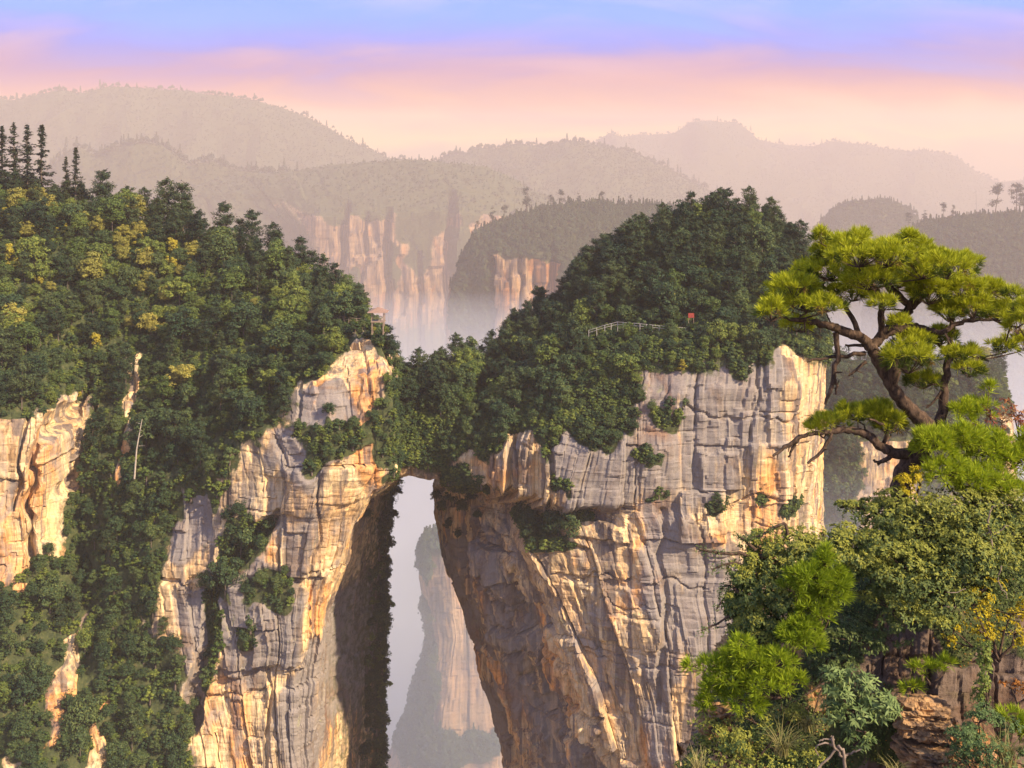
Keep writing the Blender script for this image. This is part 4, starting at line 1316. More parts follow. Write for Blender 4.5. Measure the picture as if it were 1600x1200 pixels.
for q, (px, top) in enumerate([(1420, 334), (1445, 330), (1475, 318), (1490, 322), (1553, 290), (1588, 290), (1600, 296)]):
    p = ridge_top(hazy_mesa, px); p[0] = (px - 800) / F * p[1]
    plant('flat_topped_pine', q % 5, p, q * 1.9, max(.8, ((HOR - top) / F * p[1] - p[2]) / 12.0), 'hazy flat-topped pine on the grey mesa behind the crooked pine', 'flat-topped pines on the grey mesa')


def bare_trunk(px, py0, px1, py1, Y, r, label, group=None, mat='bark_pale'):
    a, b_ = np.array(W(px, py0, Y)), np.array(W(px1, py1, Y))
    bg = Bag()
    rng = np.random.default_rng(int(px))
    m_ = (a + b_) / 2 + rng.normal(0, r * 1.2, 3)
    bg.tube(np.array([a, m_, b_]), [r, r * .75, r * .3], 6)
    L_ = np.linalg.norm(b_ - a)
    for t in (0.55, 0.7, 0.82, 0.92):
        c = a + (b_ - a) * t
        d = rng.normal(0, 1, 3) * np.array([1, 1, .2]); d[2] = abs(d[2])
        bg.tube(np.array([c, c + unit(d[None])[0] * L_ * .12]), [r * .3, r * .1], 4)
    o = obj('bare_tree', bg.mesh('bare_tree', M[mat], True))
    tag(o, label, 'tree', group)


for px, y0, x1, y1 in ((797, 335, 796, 318), (804, 335, 803, 304), (815, 332, 816, 302)):
    p = ridge_top(tower, px)
    bare_trunk(px, to_px(p)[1] + 4, x1, y1, p[1], .35, 'bare dead trunk between flat-topped pines on the hazy tower', 'dead trunks on the hazy tower', 'bark')
p = ridge_top(hazy_mesa, 1526)
bare_trunk(1526, to_px(p)[1] + 4, 1525, 297, p[1], .4, 'bare dead trunk on the crest of the grey mesa', None, 'bark')
h = surface_hit(210, 748)
bare_trunk(210, 748, 222, 655, h[0].y - 3.0, .34, 'pale bare leaning trunk in the gully of the orange cliff')


# ------------------------------------------------------------------ pavilion and railings
def box_vf(cx, cy, cz, sx, sy, sz):
    v = np.array([(cx + a * sx / 2, cy + b_ * sy / 2, cz + c * sz / 2) for a in (-1, 1) for b_ in (-1, 1) for c in (-1, 1)])
    f = np.array([(0, 1, 3, 2), (4, 6, 7, 5), (0, 4, 5, 1), (2, 3, 7, 6), (0, 2, 6, 4), (1, 5, 7, 3)])
    return v, f


def part_box(name, parent, mat, *a):
    return obj(name, mesh_np(name, *box_vf(*a), M[mat]), parent)


def pavilion():
    h = surface_hit(592, 512)
    Yp = (h[0].y if h else 360) + 0.5
    base = W(591, 501, Yp - 4.0)
    e = empty('pavilion', base)
    tag(e, 'small timber viewing pavilion with a brown hipped roof on the cliff edge', 'pavilion')
    w, d = 4.4, 4.0
    part_box('deck', e, 'timber', 0, 0, -0.15, w, d, .3)
    for sx in (-1, 1):
        for sy in (-1, 1):
            part_box('post', e, 'timber', sx * (w / 2 - .25), sy * (d / 2 - .25), 1.5, .24, .24, 3.0)
            part_box('footing', e, 'timber', sx * (w / 2 - .4), sy * (d / 2 - .4), -2.3, .3, .3, 4.0)
    # hipped roof with overhanging, slightly curved eaves
    W2, D2, z0 = w / 2 + 1.1, d / 2 + 1.1, 2.95
    rows = [(1.0, 0.0), (0.82, 0.22), (0.55, 0.60), (0.25, 1.10), (0.06, 1.45)]
    v = []
    for k, zz in rows:
        v += [(-W2 * k, -D2 * k, z0 + zz), (W2 * k, -D2 * k, z0 + zz), (W2 * k, D2 * k, z0 + zz), (-W2 * k, D2 * k, z0 + zz)]
    f = []
    for r in range(len(rows) - 1):
        for q in range(4):
            f.append((r * 4 + q, r * 4 + (q + 1) % 4, r * 4 + 4 + (q + 1) % 4, r * 4 + 4 + q))
    f.append((16, 17, 18, 19)); f.append((3, 2, 1, 0))
    obj('roof', mesh_np('roof', v, f, M['thatch']), e)
    for sy in (-1, 1):
        part_box('rail', e, 'timber', 0, sy * (d / 2 - .25), 1.1, w - .5, .1, .1)
    part_box('rail', e, 'timber', w / 2 - .25, 0, 1.1, .1, d - .5, .1)


pavilion()
for q, (px, py, s_) in enumerate([(566, 514, .36), (603, 522, .3), (584, 519, .24)]):
    plant('broadleaf_tree', q * 4, W(px, py, 356.0), q * 2.0, s_, 'green tree half hiding the posts of the pavilion', 'trees around the pavilion')


def railing(pts, label, off=0.8, mat='metal', hgt=1.25):
    """posts and two rails along ground points given in photograph pixels"""
    P3 = []
    for px, py in pts:
        h = surface_hit(px, py)
        if h is None: continue
        P3.append(np.array(W(px, py, h[0].y - off)))
    Ys = np.median([p[1] for p in P3])
    P3 = [p * (np.clip(p[1], Ys - 6, Ys + 6) / p[1]) for p in P3]
    o0 = P3[0]
    e = empty('railing', o0)
    tag(e, label, 'railing')
    path = [P3[0]]
    for a, b_ in zip(P3[:-1], P3[1:]):
        n = max(1, int(round(np.linalg.norm(b_ - a) / 2.4)))
        for q in range(1, n + 1):
            path.append(a + (b_ - a) * q / n)
    for p in path:
        r = p - o0
        part_box('post', e, mat, r[0], r[1], r[2] + hgt / 2 - 1.0, .16, .16, hgt + 2.0)
    for zz in (hgt, hgt * .55):
        for a, b_ in zip(path[:-1], path[1:]):
            bg = Bag()
            bg.tube(np.array([a - o0 + [0, 0, zz], b_ - o0 + [0, 0, zz]]), [.07, .07], 4)
            obj('rail', bg.mesh('rail', M[mat]), e)


railing([(522, 500), (545, 504), (570, 506), (600, 502)], 'timber railing of the viewing deck beside the pavilion', 5.0, 'timber', 1.6)
railing([(584, 556), (606, 552)], 'short pale railing on the bare rock above the bridge', 1.2, 'timber')
railing([(920, 524), (945, 516), (965, 511), (1000, 514), (1040, 518), (1092, 522)], 'long pale railing of the cliff walkway below the summit pines', 5.0, 'metal', 1.7)
railing([(826, 548), (858, 540)], 'short brown railing at the bend of the path below the walkway', 2.0, 'timber', 1.5)
railing([(660, 628), (700, 630)], 'thin metal railing across the rock bridge', 2.6, 'metal', 1.4)
h = surface_hit(1080, 498)
e = empty('notice_board', W(1080, 502, h[0].y - 6.5))
tag(e, 'small red board beside the long walkway railing', 'board')
part_box('panel', e, 'red', 0, 0, 1.9, 1.9, .12, 1.5)
for sx in (-.8, .8): part_box('post', e, 'timber', sx, .08, .6, .14, .14, 2.6)


# ------------------------------------------------------------------ near crag
def crag():
    top = {1062: 1165, 1085: 1120, 1120: 1060, 1180: 1000, 1260: 915, 1340: 870, 1420: 790, 1500: 785, 1600: 790, 1720: 780, 1850: 780}
    ys = {1062: 22.5, 1085: 21.3, 1120: 20.6, 1180: 20.2}
    rows = []
    for fr, dy in ((-3.2, -1.5), (0, 0), (.3, .5), (.55, 1.0), (.8, 1.9), (1.0, 2.9)):
        r = []
        for px, tp in top.items():
            py = 1235 + (tp - 1235) * fr if fr >= 0 else 2600
            r.append((px, py, ys.get(px, 20.0) + dy))
        rows.append(r)
    rows.append([(px + 10, tp + 60, ys.get(px, 20.0) + 5.5) for px, tp in top.items()])
    rows.append([(px + 10, 2600, ys.get(px, 20.0) + 7.0) for px, tp in top.items()])
    return terrain('crag', rows, [.3, .05, .05, .05, .05, .06, .12, .5], .05, M['rock_near'], 401, amp=1.3, size=.085, Y0=21.0, smooth=3, flat_top=.62,
                   veg_add=[(1180, 1060, 90, 60), (1300, 960, 120, 60), (1500, 900, 150, 110), (1230, 1150, 70, 60), (1330, 1110, 60, 60)],
                   veg_cut=[(1440, 1140, 60, 70), (1420, 1020, 60, 40), (1540, 1050, 50, 40), (1130, 1080, 30, 40)],
                   stain_shade=[(1420, 1020, 120, 70), (1560, 1060, 80, 60), (1350, 1180, 80, 60)], label='mossy sandstone crag carrying the crooked pine and bushes', cat='crag')


crag()

LM = {}
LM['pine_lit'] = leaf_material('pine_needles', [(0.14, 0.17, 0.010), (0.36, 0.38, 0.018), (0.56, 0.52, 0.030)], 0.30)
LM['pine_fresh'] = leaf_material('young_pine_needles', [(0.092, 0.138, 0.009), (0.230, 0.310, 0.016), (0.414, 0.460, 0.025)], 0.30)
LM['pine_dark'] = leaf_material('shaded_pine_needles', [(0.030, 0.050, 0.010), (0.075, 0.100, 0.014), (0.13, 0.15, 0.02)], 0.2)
LM['pine_brown'] = leaf_material('old_pine_needles', [(0.12, 0.075, 0.02), (0.22, 0.14, 0.03)], 0.2)
LM['bush'] = leaf_material('bush_leaves', [(0.027, 0.049, 0.016), (0.068, 0.097, 0.027), (0.142, 0.169, 0.046)], 0.2)
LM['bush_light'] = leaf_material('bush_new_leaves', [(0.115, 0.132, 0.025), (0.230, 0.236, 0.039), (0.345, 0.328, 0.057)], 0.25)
LM['yellow'] = leaf_material('yellow_leaves', [(0.26, 0.20, 0.010), (0.42, 0.33, 0.015), (0.50, 0.40, 0.03)], 0.3)
LM['orange'] = leaf_material('orange_leaves', [(0.30, 0.11, 0.02), (0.42, 0.20, 0.05)], 0.3)
LM['maroon'] = leaf_material('red_leaves', [(0.10, 0.025, 0.025), (0.20, 0.055, 0.045), (0.26, 0.11, 0.04)], 0.3)
LM['whorl'] = leaf_material('whorled_leaves', [(0.047, 0.081, 0.030), (0.101, 0.149, 0.046), (0.176, 0.223, 0.074)], 0.15)
LM['ivy'] = leaf_material('ivy_leaves', [(0.041, 0.068, 0.016), (0.095, 0.135, 0.030), (0.203, 0.230, 0.041)], 0.2)
LM['dry'] = leaf_material('grass_blades', [(0.12, 0.13, 0.03), (0.26, 0.22, 0.08), (0.34, 0.27, 0.12)], 0.25)


def needles(centers, dirs, rng, n=34, length=0.15, width=0.011, spread=0.75):
    """brush-like needle tufts: n needles fan out round each direction"""
    m = len(centers)
    c = np.repeat(centers, n, 0); d = unit(np.repeat(dirs, n, 0) + rng.normal(0, spread, (m * n, 3)))
    ln = (length * rng.uniform(.65, 1.1, m * n))[:, None]
    side = unit(np.cross(d, rng.normal(0, 1, (m * n, 3))))
    b_ = c + d * ln * 0.08
    v = np.stack([b_, b_ + d * ln * .5 + side * width, b_ + d * ln, b_ + d * ln * .5 - side * width], 1).reshape(-1, 3)
    return v, np.arange(4 * m * n).reshape(-1, 4)


def curve_pts(pts, Y, n=6):
    """(px, py, dY, r_px) control points -> smooth world polyline and radii"""
    P3 = np.array([W(p[0], p[1], Y + p[2]) for p in pts]); r = np.array([p[3] for p in pts]) / F * Y
    t = np.arange(len(pts)); tt = np.linspace(0, len(pts) - 1, (len(pts) - 1) * n + 1)
    out = np.zeros((len(tt), 3))
    for i in range(len(tt)):
        k = min(int(tt[i]), len(pts) - 2); u = tt[i] - k
        p0, p1, p2, p3 = P3[max(k - 1, 0)], P3[k], P3[k + 1], P3[min(k + 2, len(pts) - 1)]
        out[i] = 0.5 * ((2 * p1) + (-p0 + p2) * u + (2 * p0 - 5 * p1 + 4 * p2 - p3) * u * u + (-p0 + 3 * p1 - 3 * p2 + p3) * u ** 3)
    return out, np.interp(tt, t, r)


def crooked_pine():
    rng = np.random.default_rng(99)
    Y = 21.5
    base = np.array(W(1410, 770, Y))
    e = empty('crooked_pine', base)
    tag(e, 'crooked old pine with a flat yellow-green crown leaning from the crag', 'pine')
    limbs = {
        'trunk': [(1405, 790, 0, 24), (1410, 745, 0, 25), (1434, 705, 0, 27), (1448, 668, 0, 23), (1427, 645, -.05, 19), (1403, 618, -.1, 17), (1383, 585, -.1, 15), (1366, 552, -.08, 15), (1360, 535, -.05, 13)],
        'branch': [
            [(1366, 550, -.06, 13), (1345, 528, -.15, 11), (1315, 517, -.3, 10), (1290, 508, -.4, 8), (1262, 502, -.5, 6), (1225, 497, -.6, 3)],
            [(1362, 540, 0, 12), (1386, 517, .1, 11), (1412, 491, .2, 10), (1420, 478, .25, 9), (1392, 452, .2, 7), (1362, 420, .1, 5), (1338, 392, 0, 3)],
            [(1378, 528, .05, 8), (1377, 490, -.1, 7), (1372, 455, -.3, 5), (1345, 430, -.5, 3)],
            [(1386, 520, .1, 9), (1432, 509, .0, 7), (1462, 520, -.2, 6), (1500, 505, -.3, 5), (1545, 500, -.5, 3), (1590, 512, -.6, 2)],
            [(1420, 480, .2, 8), (1455, 455, .35, 6), (1495, 438, .5, 4), (1540, 452, .6, 2)],
            [(1415, 488, .2, 8), (1440, 440, .1, 6), (1430, 405, .1, 4), (1425, 385, .1, 2)],
            [(1345, 528, -.15, 7), (1320, 480, .2, 5), (1290, 450, .4, 4), (1262, 440, .5, 2)],
            [(1400, 505, .1, 7), (1430, 540, .5, 5), (1450, 575, .6, 3), (1440, 600, .6, 2)],
            [(1432, 508, .3, 6), (1470, 540, .8, 4), (1510, 565, .9, 2)],
            [(1448, 705, 0, 14), (1427, 712, -.05, 13), (1390, 705, -.15, 11), (1367, 690, -.2, 9), (1354, 678, -.25, 9), (1319, 673, -.3, 7), (1281, 676, -.35, 5), (1251, 682, -.4, 4)],
            [(1445, 672, .05, 12), (1468, 662, .1, 12), (1474, 610, .15, 9), (1482, 560, .2, 7), (1487, 512, .2, 5), (1492, 470, .2, 3)],
            [(1380, 700, -.1, 5), (1385, 670, -.3, 4), (1360, 655, -.5, 2)],
        ],
        'dead_branch': [
            [(1306, 519, -.3, 5), (1309, 552, -.35, 4), (1302, 592, -.4, 4), (1290, 632, -.45, 2)],
            [(1303, 590, -.4, 3), (1308, 604, -.4, 2), (1305, 616, -.4, 1.5)],
            [(1352, 552, -.1, 4), (1311, 557, -.2, 3), (1262, 564, -.3, 1.6)],
            [(1353, 566, -.1, 3), (1332, 582, -.15, 2), (1326, 588, -.15, 1.4)],
            [(1353, 540, -.1, 3), (1320, 538, -.15, 1.6)],
            [(1251, 682, -.4, 4), (1226, 700, -.45, 3), (1209, 712, -.5, 2)],
            [(1247, 685, -.4, 3), (1236, 704, -.4, 2), (1233, 714, -.4, 1.5)],
            [(1300, 676, -.33, 3), (1288, 700, -.4, 3), (1262, 724, -.45, 2)],
            [(1398, 708, -.12, 5), (1376, 724, -.15, 3), (1366, 718, -.15, 2)],
            [(1488, 548, .2, 3), (1520, 556, .2, 2), (1545, 565, .2, 1.4)],
            [(1478, 600, .15, 2.5), (1450, 640, .1, 1.6)],
        ]}
    bone = []
    pp, rr = curve_pts(limbs['trunk'], Y)
    rr = .6 * rr * (1 + 0.10 * np.sin(np.arange(len(rr)) * 2.1))
    b_ = Bag(); b_.tube(pp - base, rr, 12)
    kn, kr = curve_pts([(1394, 598, -.2, 8), (1398, 575, -.28, 10), (1394, 562, -.3, 7)], Y, 3)
    b_.tube(kn - base, kr, 8)
    obj('trunk', b_.mesh('trunk', M['pine_bark'], True), e)
    for q in limbs['branch']:
        pp, rr = curve_pts(q, Y)
        pp[1:] += rng.normal(0, 0.016, (len(pp) - 1, 3))
        b_ = Bag(); b_.tube(pp - base, rr * .72, 8)
        obj('branch', b_.mesh('branch', M['pine_bark'], True), e)
        bone.append(pp)
    for q in limbs['dead_branch']:
        pp, rr = curve_pts(q, Y, 4)
        pp[1:] += rng.normal(0, 0.012, (len(pp) - 1, 3))
        b_ = Bag(); b_.tube(pp - base, rr, 5)
        for t in (0.4, 0.6, 0.8):
            i = int(t * (len(pp) - 1))
            dd = unit(rng.normal(0, 1, (1, 3)))[0]
            b_.tube(np.array([pp[i] - base, pp[i] - base + dd * rng.uniform(.06, .2)]), [rr[i] * .5, rr[i] * .2], 4)
        obj('dead_branch', b_.mesh('dead_branch', M['pine_bark'], True), e)
    bone = np.concatenate(bone)
    pads = [(1300, 428, 62, 24), (1240, 455, 40, 22), (1206, 492, 24, 20), (1262, 478, 44, 20), (1300, 398, 30, 24), (1284, 374, 12, 14), (1330, 384, 28, 18), (1342, 405, 44, 24), (1388, 404, 44, 24),
            (1420, 392, 34, 20), (1440, 424, 42, 24), (1480, 424, 40, 24), (1508, 412, 22, 13), (1358, 442, 40, 22), (1332, 462, 36, 18), (1400, 440, 34, 24), (1450, 462, 36, 28), (1500, 455, 36, 24),
            (1542, 460, 32, 20), (1582, 462, 24, 10), (1560, 492, 34, 20), (1590, 512, 24, 20), (1522, 488, 34, 24), (1482, 492, 28, 22), (1246, 512, 26, 13), (1290, 480, 30, 14), (1225, 475, 26, 18),
            (1420, 568, 40, 30), (1442, 600, 32, 16), (1500, 560, 28, 20), (1512, 582, 22, 14), (1568, 545, 22, 14), (1398, 572, 12, 14), (1430, 540, 36, 20), (1470, 530, 28, 18), (1610, 490, 24, 20), (1600, 540, 20, 16),
            (1340, 650, 40, 16), (1298, 662, 26, 12), (1370, 652, 36, 20), (1392, 668, 24, 18), (1275, 672, 16, 8), (1348, 372, 8, 10), (1420, 374, 9, 9), (1460, 404, 16, 12), (1380, 478, 20, 14), (1408, 512, 18, 14)]
    cen, dr, tw, upz = [], [], Bag(), []
    for k, (px, py, rx, ry) in enumerate(pads):
        for rep in range(2):
            dY = rng.uniform(-1.3, 0.3) if rep == 0 else rng.uniform(-.2, 1.5)
            if py > 630: dY *= .5
            c = np.array(W(px, py, Y + dY))
            R_ = np.array([rx, rx * 0.85, ry]) / F * Y
            m = max(8, int(rx * ry / 24.0))
            q = sph(m, rng); q[:, 2] = np.where(q[:, 2] < -0.25, -q[:, 2], q[:, 2])
            pos = c + q * R_ * rng.uniform(.55, 1.05, (m, 1))
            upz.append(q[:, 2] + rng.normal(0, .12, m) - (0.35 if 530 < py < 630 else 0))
            cen.append(pos); dr.append(unit(q * np.array([.7, .7, .4]) + np.array([0, 0, 0.75])))
            i = np.argmin(((bone - c) ** 2).sum(1))
            hub = c - [0, 0, R_[2] * .5]
            tw.tube(np.array([bone[i], (bone[i] + hub) / 2 + rng.normal(0, .05, 3), hub]) - base, [.022, .016, .010], 4)
            for z in range(0, m, 2):
                tw.tube(np.array([hub, (hub + pos[z]) / 2 - [0, 0, .02], pos[z]]) - base, [.009, .006, .004], 3)
    cen = np.concatenate(cen); dr = np.concatenate(dr)
    lit = np.concatenate(upz) > -0.02  # lower tufts take a darker needle colour, the underside shade painted in
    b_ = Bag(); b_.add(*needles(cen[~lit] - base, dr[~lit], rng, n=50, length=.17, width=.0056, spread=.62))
    obj('shaded_needles', b_.mesh('shaded_needles', LM['pine_dark']), e)
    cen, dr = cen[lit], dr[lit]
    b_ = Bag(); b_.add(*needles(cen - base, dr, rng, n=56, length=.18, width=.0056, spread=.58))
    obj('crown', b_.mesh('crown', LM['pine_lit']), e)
    obj('twigs', tw.mesh('twigs', M['pine_bark']), e)['kind'] = 'stuff'
    sel = rng.choice(len(cen), 90, replace=False)
    b_ = Bag(); b_.add(*needles(cen[sel] - base - [0, 0, .08], dr[sel] * [1, 1, -.2], rng, n=26, length=.13, width=.007, spread=.7))
    obj('old_needles', b_.mesh('old_needles', LM['pine_brown']), e)


crooked_pine()


def pine_bush(name, label, base_px, Y, pads, mat, seed, length=.18, dens=17.0, n=42, cat='pine'):
    rng = np.random.default_rng(seed)
    base = np.array(W(*base_px, Y))
    e = empty(name, base)
    tag(e, label, cat)
    cen, dr, tw = [], [], Bag()
    for px, py, rx, ry, dY in pads:
        c = np.array(W(px, py, Y + dY)); R_ = np.array([rx, rx * .8, ry]) * .9 / F * Y
        m = max(8, int(rx * ry / dens))
        q = sph(m, rng); q[:, 2] = np.where(q[:, 2] < -.4, -q[:, 2], q[:, 2])
        pos = c + q * R_ * rng.uniform(.5, 1.08, (m, 1))
        cen.append(pos); dr.append(unit(q * [.9, .9, .6] + [0, -0.1, .6]))
        mid = (base + c) / 2 + rng.normal(0, .06, 3)
        tw.tube(np.array([base, mid, c]) - base, [.022, .014, .007], 5)
        for z in range(0, m, 2):
            tw.tube(np.array([c, pos[z]]) - base, [.009, .004], 3)
    cen = np.concatenate(cen); dr = np.concatenate(dr)
    b_ = Bag(); b_.add(*needles(cen - base, dr, rng, n=n, length=length, width=.0060, spread=.55))
    obj('crown', b_.mesh('crown', LM[mat]), e)
    obj('stem', tw.mesh('stem', M['pine_bark']), e)
    return e


def bush(name, label, base_px, Y, blobs, mat, seed, leaf=.075, aspect=.42, dens=1.0, whorl=7, cat='bush', twig_px=(), mat2=None, top2=0.0, stem_mat='pine_bark'):
    """leafy bush: leaf whorls over the blob shells, stems from the base"""
    rng = np.random.default_rng(seed)
    base = np.array(W(*base_px, Y))
    e = empty(name, base)
    tag(e, label, cat)
    A, B2, tw = Bag(), Bag(), Bag()
    for px, py, rx, ry, dY in blobs:
        c = np.array(W(px, py, Y + dY)); R_ = np.array([rx, rx * .85, ry]) / F * Y
        rx, ry, R_ = rx * 1.12, ry * 1.15, R_ * 1.13
        m = int(dens * rx * ry / 4.2)
        # lobes break the outline
        nl = max(5, int(m / 26))
        lobe = sph(nl, rng) * rng.uniform(.55, .95, (nl, 1))
        k = rng.integers(0, nl, m)
        lr = rng.uniform(.22, .62, nl)
        q = sph(m, rng); q[:, 2] = np.where(q[:, 2] < -.3, -q[:, 2], q[:, 2]); q[:, 1] = np.where((q[:, 1] > .5), -q[:, 1], q[:, 1])
        pos = c + (lobe[k] + q * lr[k][:, None]) * R_
        out = unit(q + 0.5 * lobe[k] + [0, 0, .45])
        for z in range(nl):
            tw.tube(np.array([c, c + lobe[z] * R_ * .6 + rng.normal(0, .02, 3), c + lobe[z] * R_]) - base, [.014, .009, .004], 4)
        tw.tube(np.array([base, (base + c) / 2 + rng.normal(0, .08, 3), c]) - base, [.028, .018, .009], 5)
        cp = np.repeat(pos, whorl, 0); co = np.repeat(out, whorl, 0)
        rad = rng.normal(0, 1, cp.shape); rad = unit(rad - (rad * co).sum(1, keepdims=True) * co)
        lp = cp + rad * leaf * .55 + co * leaf * rng.uniform(-.1, .4, (len(cp), 1))
        v, f = leaf_quads(lp, co, leaf, rng, aspect, .35, along=rad + co * .35)
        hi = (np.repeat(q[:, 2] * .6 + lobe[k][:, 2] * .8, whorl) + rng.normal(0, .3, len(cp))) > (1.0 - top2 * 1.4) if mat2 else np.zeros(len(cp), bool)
        v = v.reshape(-1, 4, 3)
        for sel, bag in ((~hi, A), (hi, B2)):
            if sel.any():
                vv = v[sel].reshape(-1, 3) - base
                bag.add(vv, np.arange(len(vv)).reshape(-1, 4))
    for pl in twig_px:
        pp, rr = curve_pts(pl, Y, 4)
        pp[1:-1] += rng.normal(0, .008, (len(pp) - 2, 3))
        tw.tube(pp - base, rr, 5)
        m = max(4, len(pp) * 2)
        ii = rng.integers(len(pp) // 2, len(pp), m)
        cp = np.repeat(pp[ii] + rng.normal(0, .03, (m, 3)), 5, 0)
        v, f = leaf_quads(cp + rng.normal(0, .035, cp.shape), np.tile([0, -.2, 1.0], (len(cp), 1)), leaf * .8, rng, aspect, .5)
        A.add(v - base, f)
    obj('crown', A.mesh('crown', LM[mat]), e)
    if B2.n: obj('new_growth', B2.mesh('new_growth', LM[mat2]), e)
    obj('stem', tw.mesh('stem', M[stem_mat], True), e)
    return e


pine_bush('pine_bush', 'bright green pine bush beside the crooked pine trunk', (1520, 800), 21.2,
          [(1460, 700, 34, 34, -.3), (1500, 690, 40, 32, -.1), (1545, 710, 42, 36, 0), (1585, 730, 34, 34, 0), (1480, 745, 44, 28, -.5), (1530, 755, 50, 30, -.4), (1580, 775, 36, 24, -.3), (1500, 650, 22, 22, .4), (1530, 640, 26, 18, .5), (1440, 690, 16, 18, -.2), (1612, 710, 26, 40, .1), (1545, 612, 9, 14, .5)],
          'pine_fresh', 501)
pine_bush('young_pine', 'young bright green pine growing between the dark bushes', (1275, 1010), 19.7,
          [(1288, 885, 18, 22, 0), (1262, 905, 34, 22, -.1), (1300, 925, 34, 28, 0), (1240, 925, 22, 16, -.1), (1275, 960, 34, 26, -.1), (1305, 905, 22, 20, .1), (1255, 985, 26, 22, -.2), (1290, 870, 8, 14, 0), (1240, 1000, 30, 20, -.3), (1265, 1010, 24, 16, -.3)],
          'pine_fresh', 502)
pine_bush('spreading_pine', 'low bright green pine spreading over the edge of the crag', (1230, 1090), 19.4,
          [(1150, 1030, 24, 16, 0), (1115, 1045, 30, 14, .1), (1085, 1042, 14, 8, .2), (1180, 1040, 30, 20, -.1), (1140, 1065, 40, 18, 0), (1195, 1070, 40, 18, -.2), (1110, 1085, 26, 14, .1), (1160, 1095, 40, 16, -.1), (1215, 1040, 26, 20, -.2), (1235, 1070, 26, 16, -.2), (1100, 1105, 16, 14, .2), (1160, 1010, 18, 14, 0)],
          'pine_fresh', 503)
pine_bush('pine_sapling', 'tiny green pine sapling on the shaded rock ledge', (1455, 1070), 19.9, [(1450, 1048, 26, 10, 0), (1475, 1040, 14, 10, 0), (1425, 1075, 12, 8, -.1)], 'pine_fresh', 504)
pine_bush('pine_sapling', 'green pine sapling beside the grass at the foot of the crag', (1595, 1160), 18.9, [(1580, 1125, 20, 12, 0), (1605, 1140, 18, 18, 0), (1590, 1150, 14, 10, 0)], 'pine_fresh', 505)

bush('leafy_bush', 'large dense evergreen bush with yellowish top below the crooked pine', (1480, 960), 20.6,
     [(1360, 800, 30, 18, .2), (1400, 800, 40, 26, 0), (1380, 845, 44, 34, -.2), (1440, 830, 52, 40, -.2), (1500, 800, 60, 36, 0), (1560, 800, 50, 34, .1), (1600, 830, 40, 40, .1), (1500, 860, 60, 44, -.4), (1560, 880, 60, 46, -.3), (1420, 890, 58, 40, -.5),
      (1360, 900, 40, 34, -.3), (1470, 920, 60, 34, -.6), (1390, 950, 44, 26, -.6), (1440, 965, 40, 18, -.7), (1325, 790, 16, 10, .2)], 'bush', 601, leaf=.072, mat2='bush_light', top2=.50,
     twig_px=[[(1370, 800, .2, 4), (1335, 792, .2, 3), (1312, 792, .2, 2)]])
bush('dark_bush', 'dark evergreen bush with long twigs reaching over the cliff', (1230, 1000), 20.2,
     [(1240, 860, 40, 28, .1), (1290, 850, 36, 24, .2), (1200, 880, 34, 28, .1), (1180, 920, 36, 34, 0), (1220, 920, 40, 36, -.1), (1170, 960, 30, 32, 0), (1160, 985, 22, 26, 0), (1325, 840, 28, 20, .2), (1205, 970, 34, 28, -.1), (1330, 890, 30, 30, .1), (1165, 895, 26, 26, .1), (1150, 935, 20, 26, .1), (1190, 850, 26, 16, .2), (1250, 890, 40, 30, 0), (1300, 870, 40, 24, 0), (1185, 1000, 36, 22, 0), (1145, 965, 16, 22, .1)], 'bush', 602, leaf=.068, dens=1.2, mat2='bush_light', top2=.45,
     twig_px=[[(1200, 870, 0, 4), (1165, 866, 0, 3), (1125, 864, -.05, 2.4), (1092, 858, -.1, 1.5)], [(1232, 850, 0, 3), (1228, 820, 0, 2.6), (1215, 822, 0, 2.4), (1190, 836, 0, 1.6), (1172, 842, 0, 1.2)], [(1185, 900, 0, 3), (1150, 880, 0, 2), (1112, 890, 0, 1.3)],
              [(1160, 930, 0, 3), (1140, 915, 0, 2), (1125, 920, 0, 1.4)], [(1180, 860, 0, 3), (1165, 845, 0, 2), (1152, 835, 0, 1.4)], [(1160, 955, 0, 2.5), (1135, 935, 0, 2), (1120, 952, 0, 1.2)], [(1150, 955, 0, 2), (1120, 975, 0, 1.6), (1095, 985, 0, 1)]])
bush('yellow_shrub', 'yellow-leaved shrub growing from the shaded rock ledge', (1560, 1030), 19.8,
     [(1540, 920, 30, 16, 0), (1520, 945, 24, 16, -.1), (1580, 960, 34, 14, 0), (1530, 985, 30, 18, -.1), (1490, 985, 16, 12, -.1), (1585, 990, 30, 16, -.1), (1610, 950, 24, 30, .1), (1480, 1000, 12, 10, 0)], 'yellow', 603, leaf=.055, aspect=.5, dens=.42, whorl=5, cat='shrub')
bush('yellow_shrub', 'small golden shrub at the base of the crooked pine trunk', (1425, 790), 20.9, [(1420, 752, 16, 14, -.3), (1430, 740, 12, 10, -.3), (1412, 775, 16, 10, -.4)], 'yellow', 604, leaf=.06, dens=.7, cat='shrub')
bush('red_leaf_shrub', 'sparse shrub with dark red leaves beside the bright pine bush', (1590, 720), 21.9, [(1540, 645, 20, 12, 0), (1565, 660, 24, 14, 0), (1590, 650, 20, 14, .1), (1580, 630, 18, 8, .1), (1610, 670, 24, 20, 0), (1525, 660, 10, 8, 0)], 'maroon', 605, leaf=.075, aspect=.35, dens=.28, whorl=5, cat='shrub', mat2='orange', top2=.25)
bush('orange_shrub', 'orange-brown leaved sprig on the rock face', (1590, 1100), 19.4, [(1580, 1075, 18, 8, 0), (1600, 1080, 14, 8, 0)], 'orange', 606, leaf=.06, dens=.5, cat='shrub')
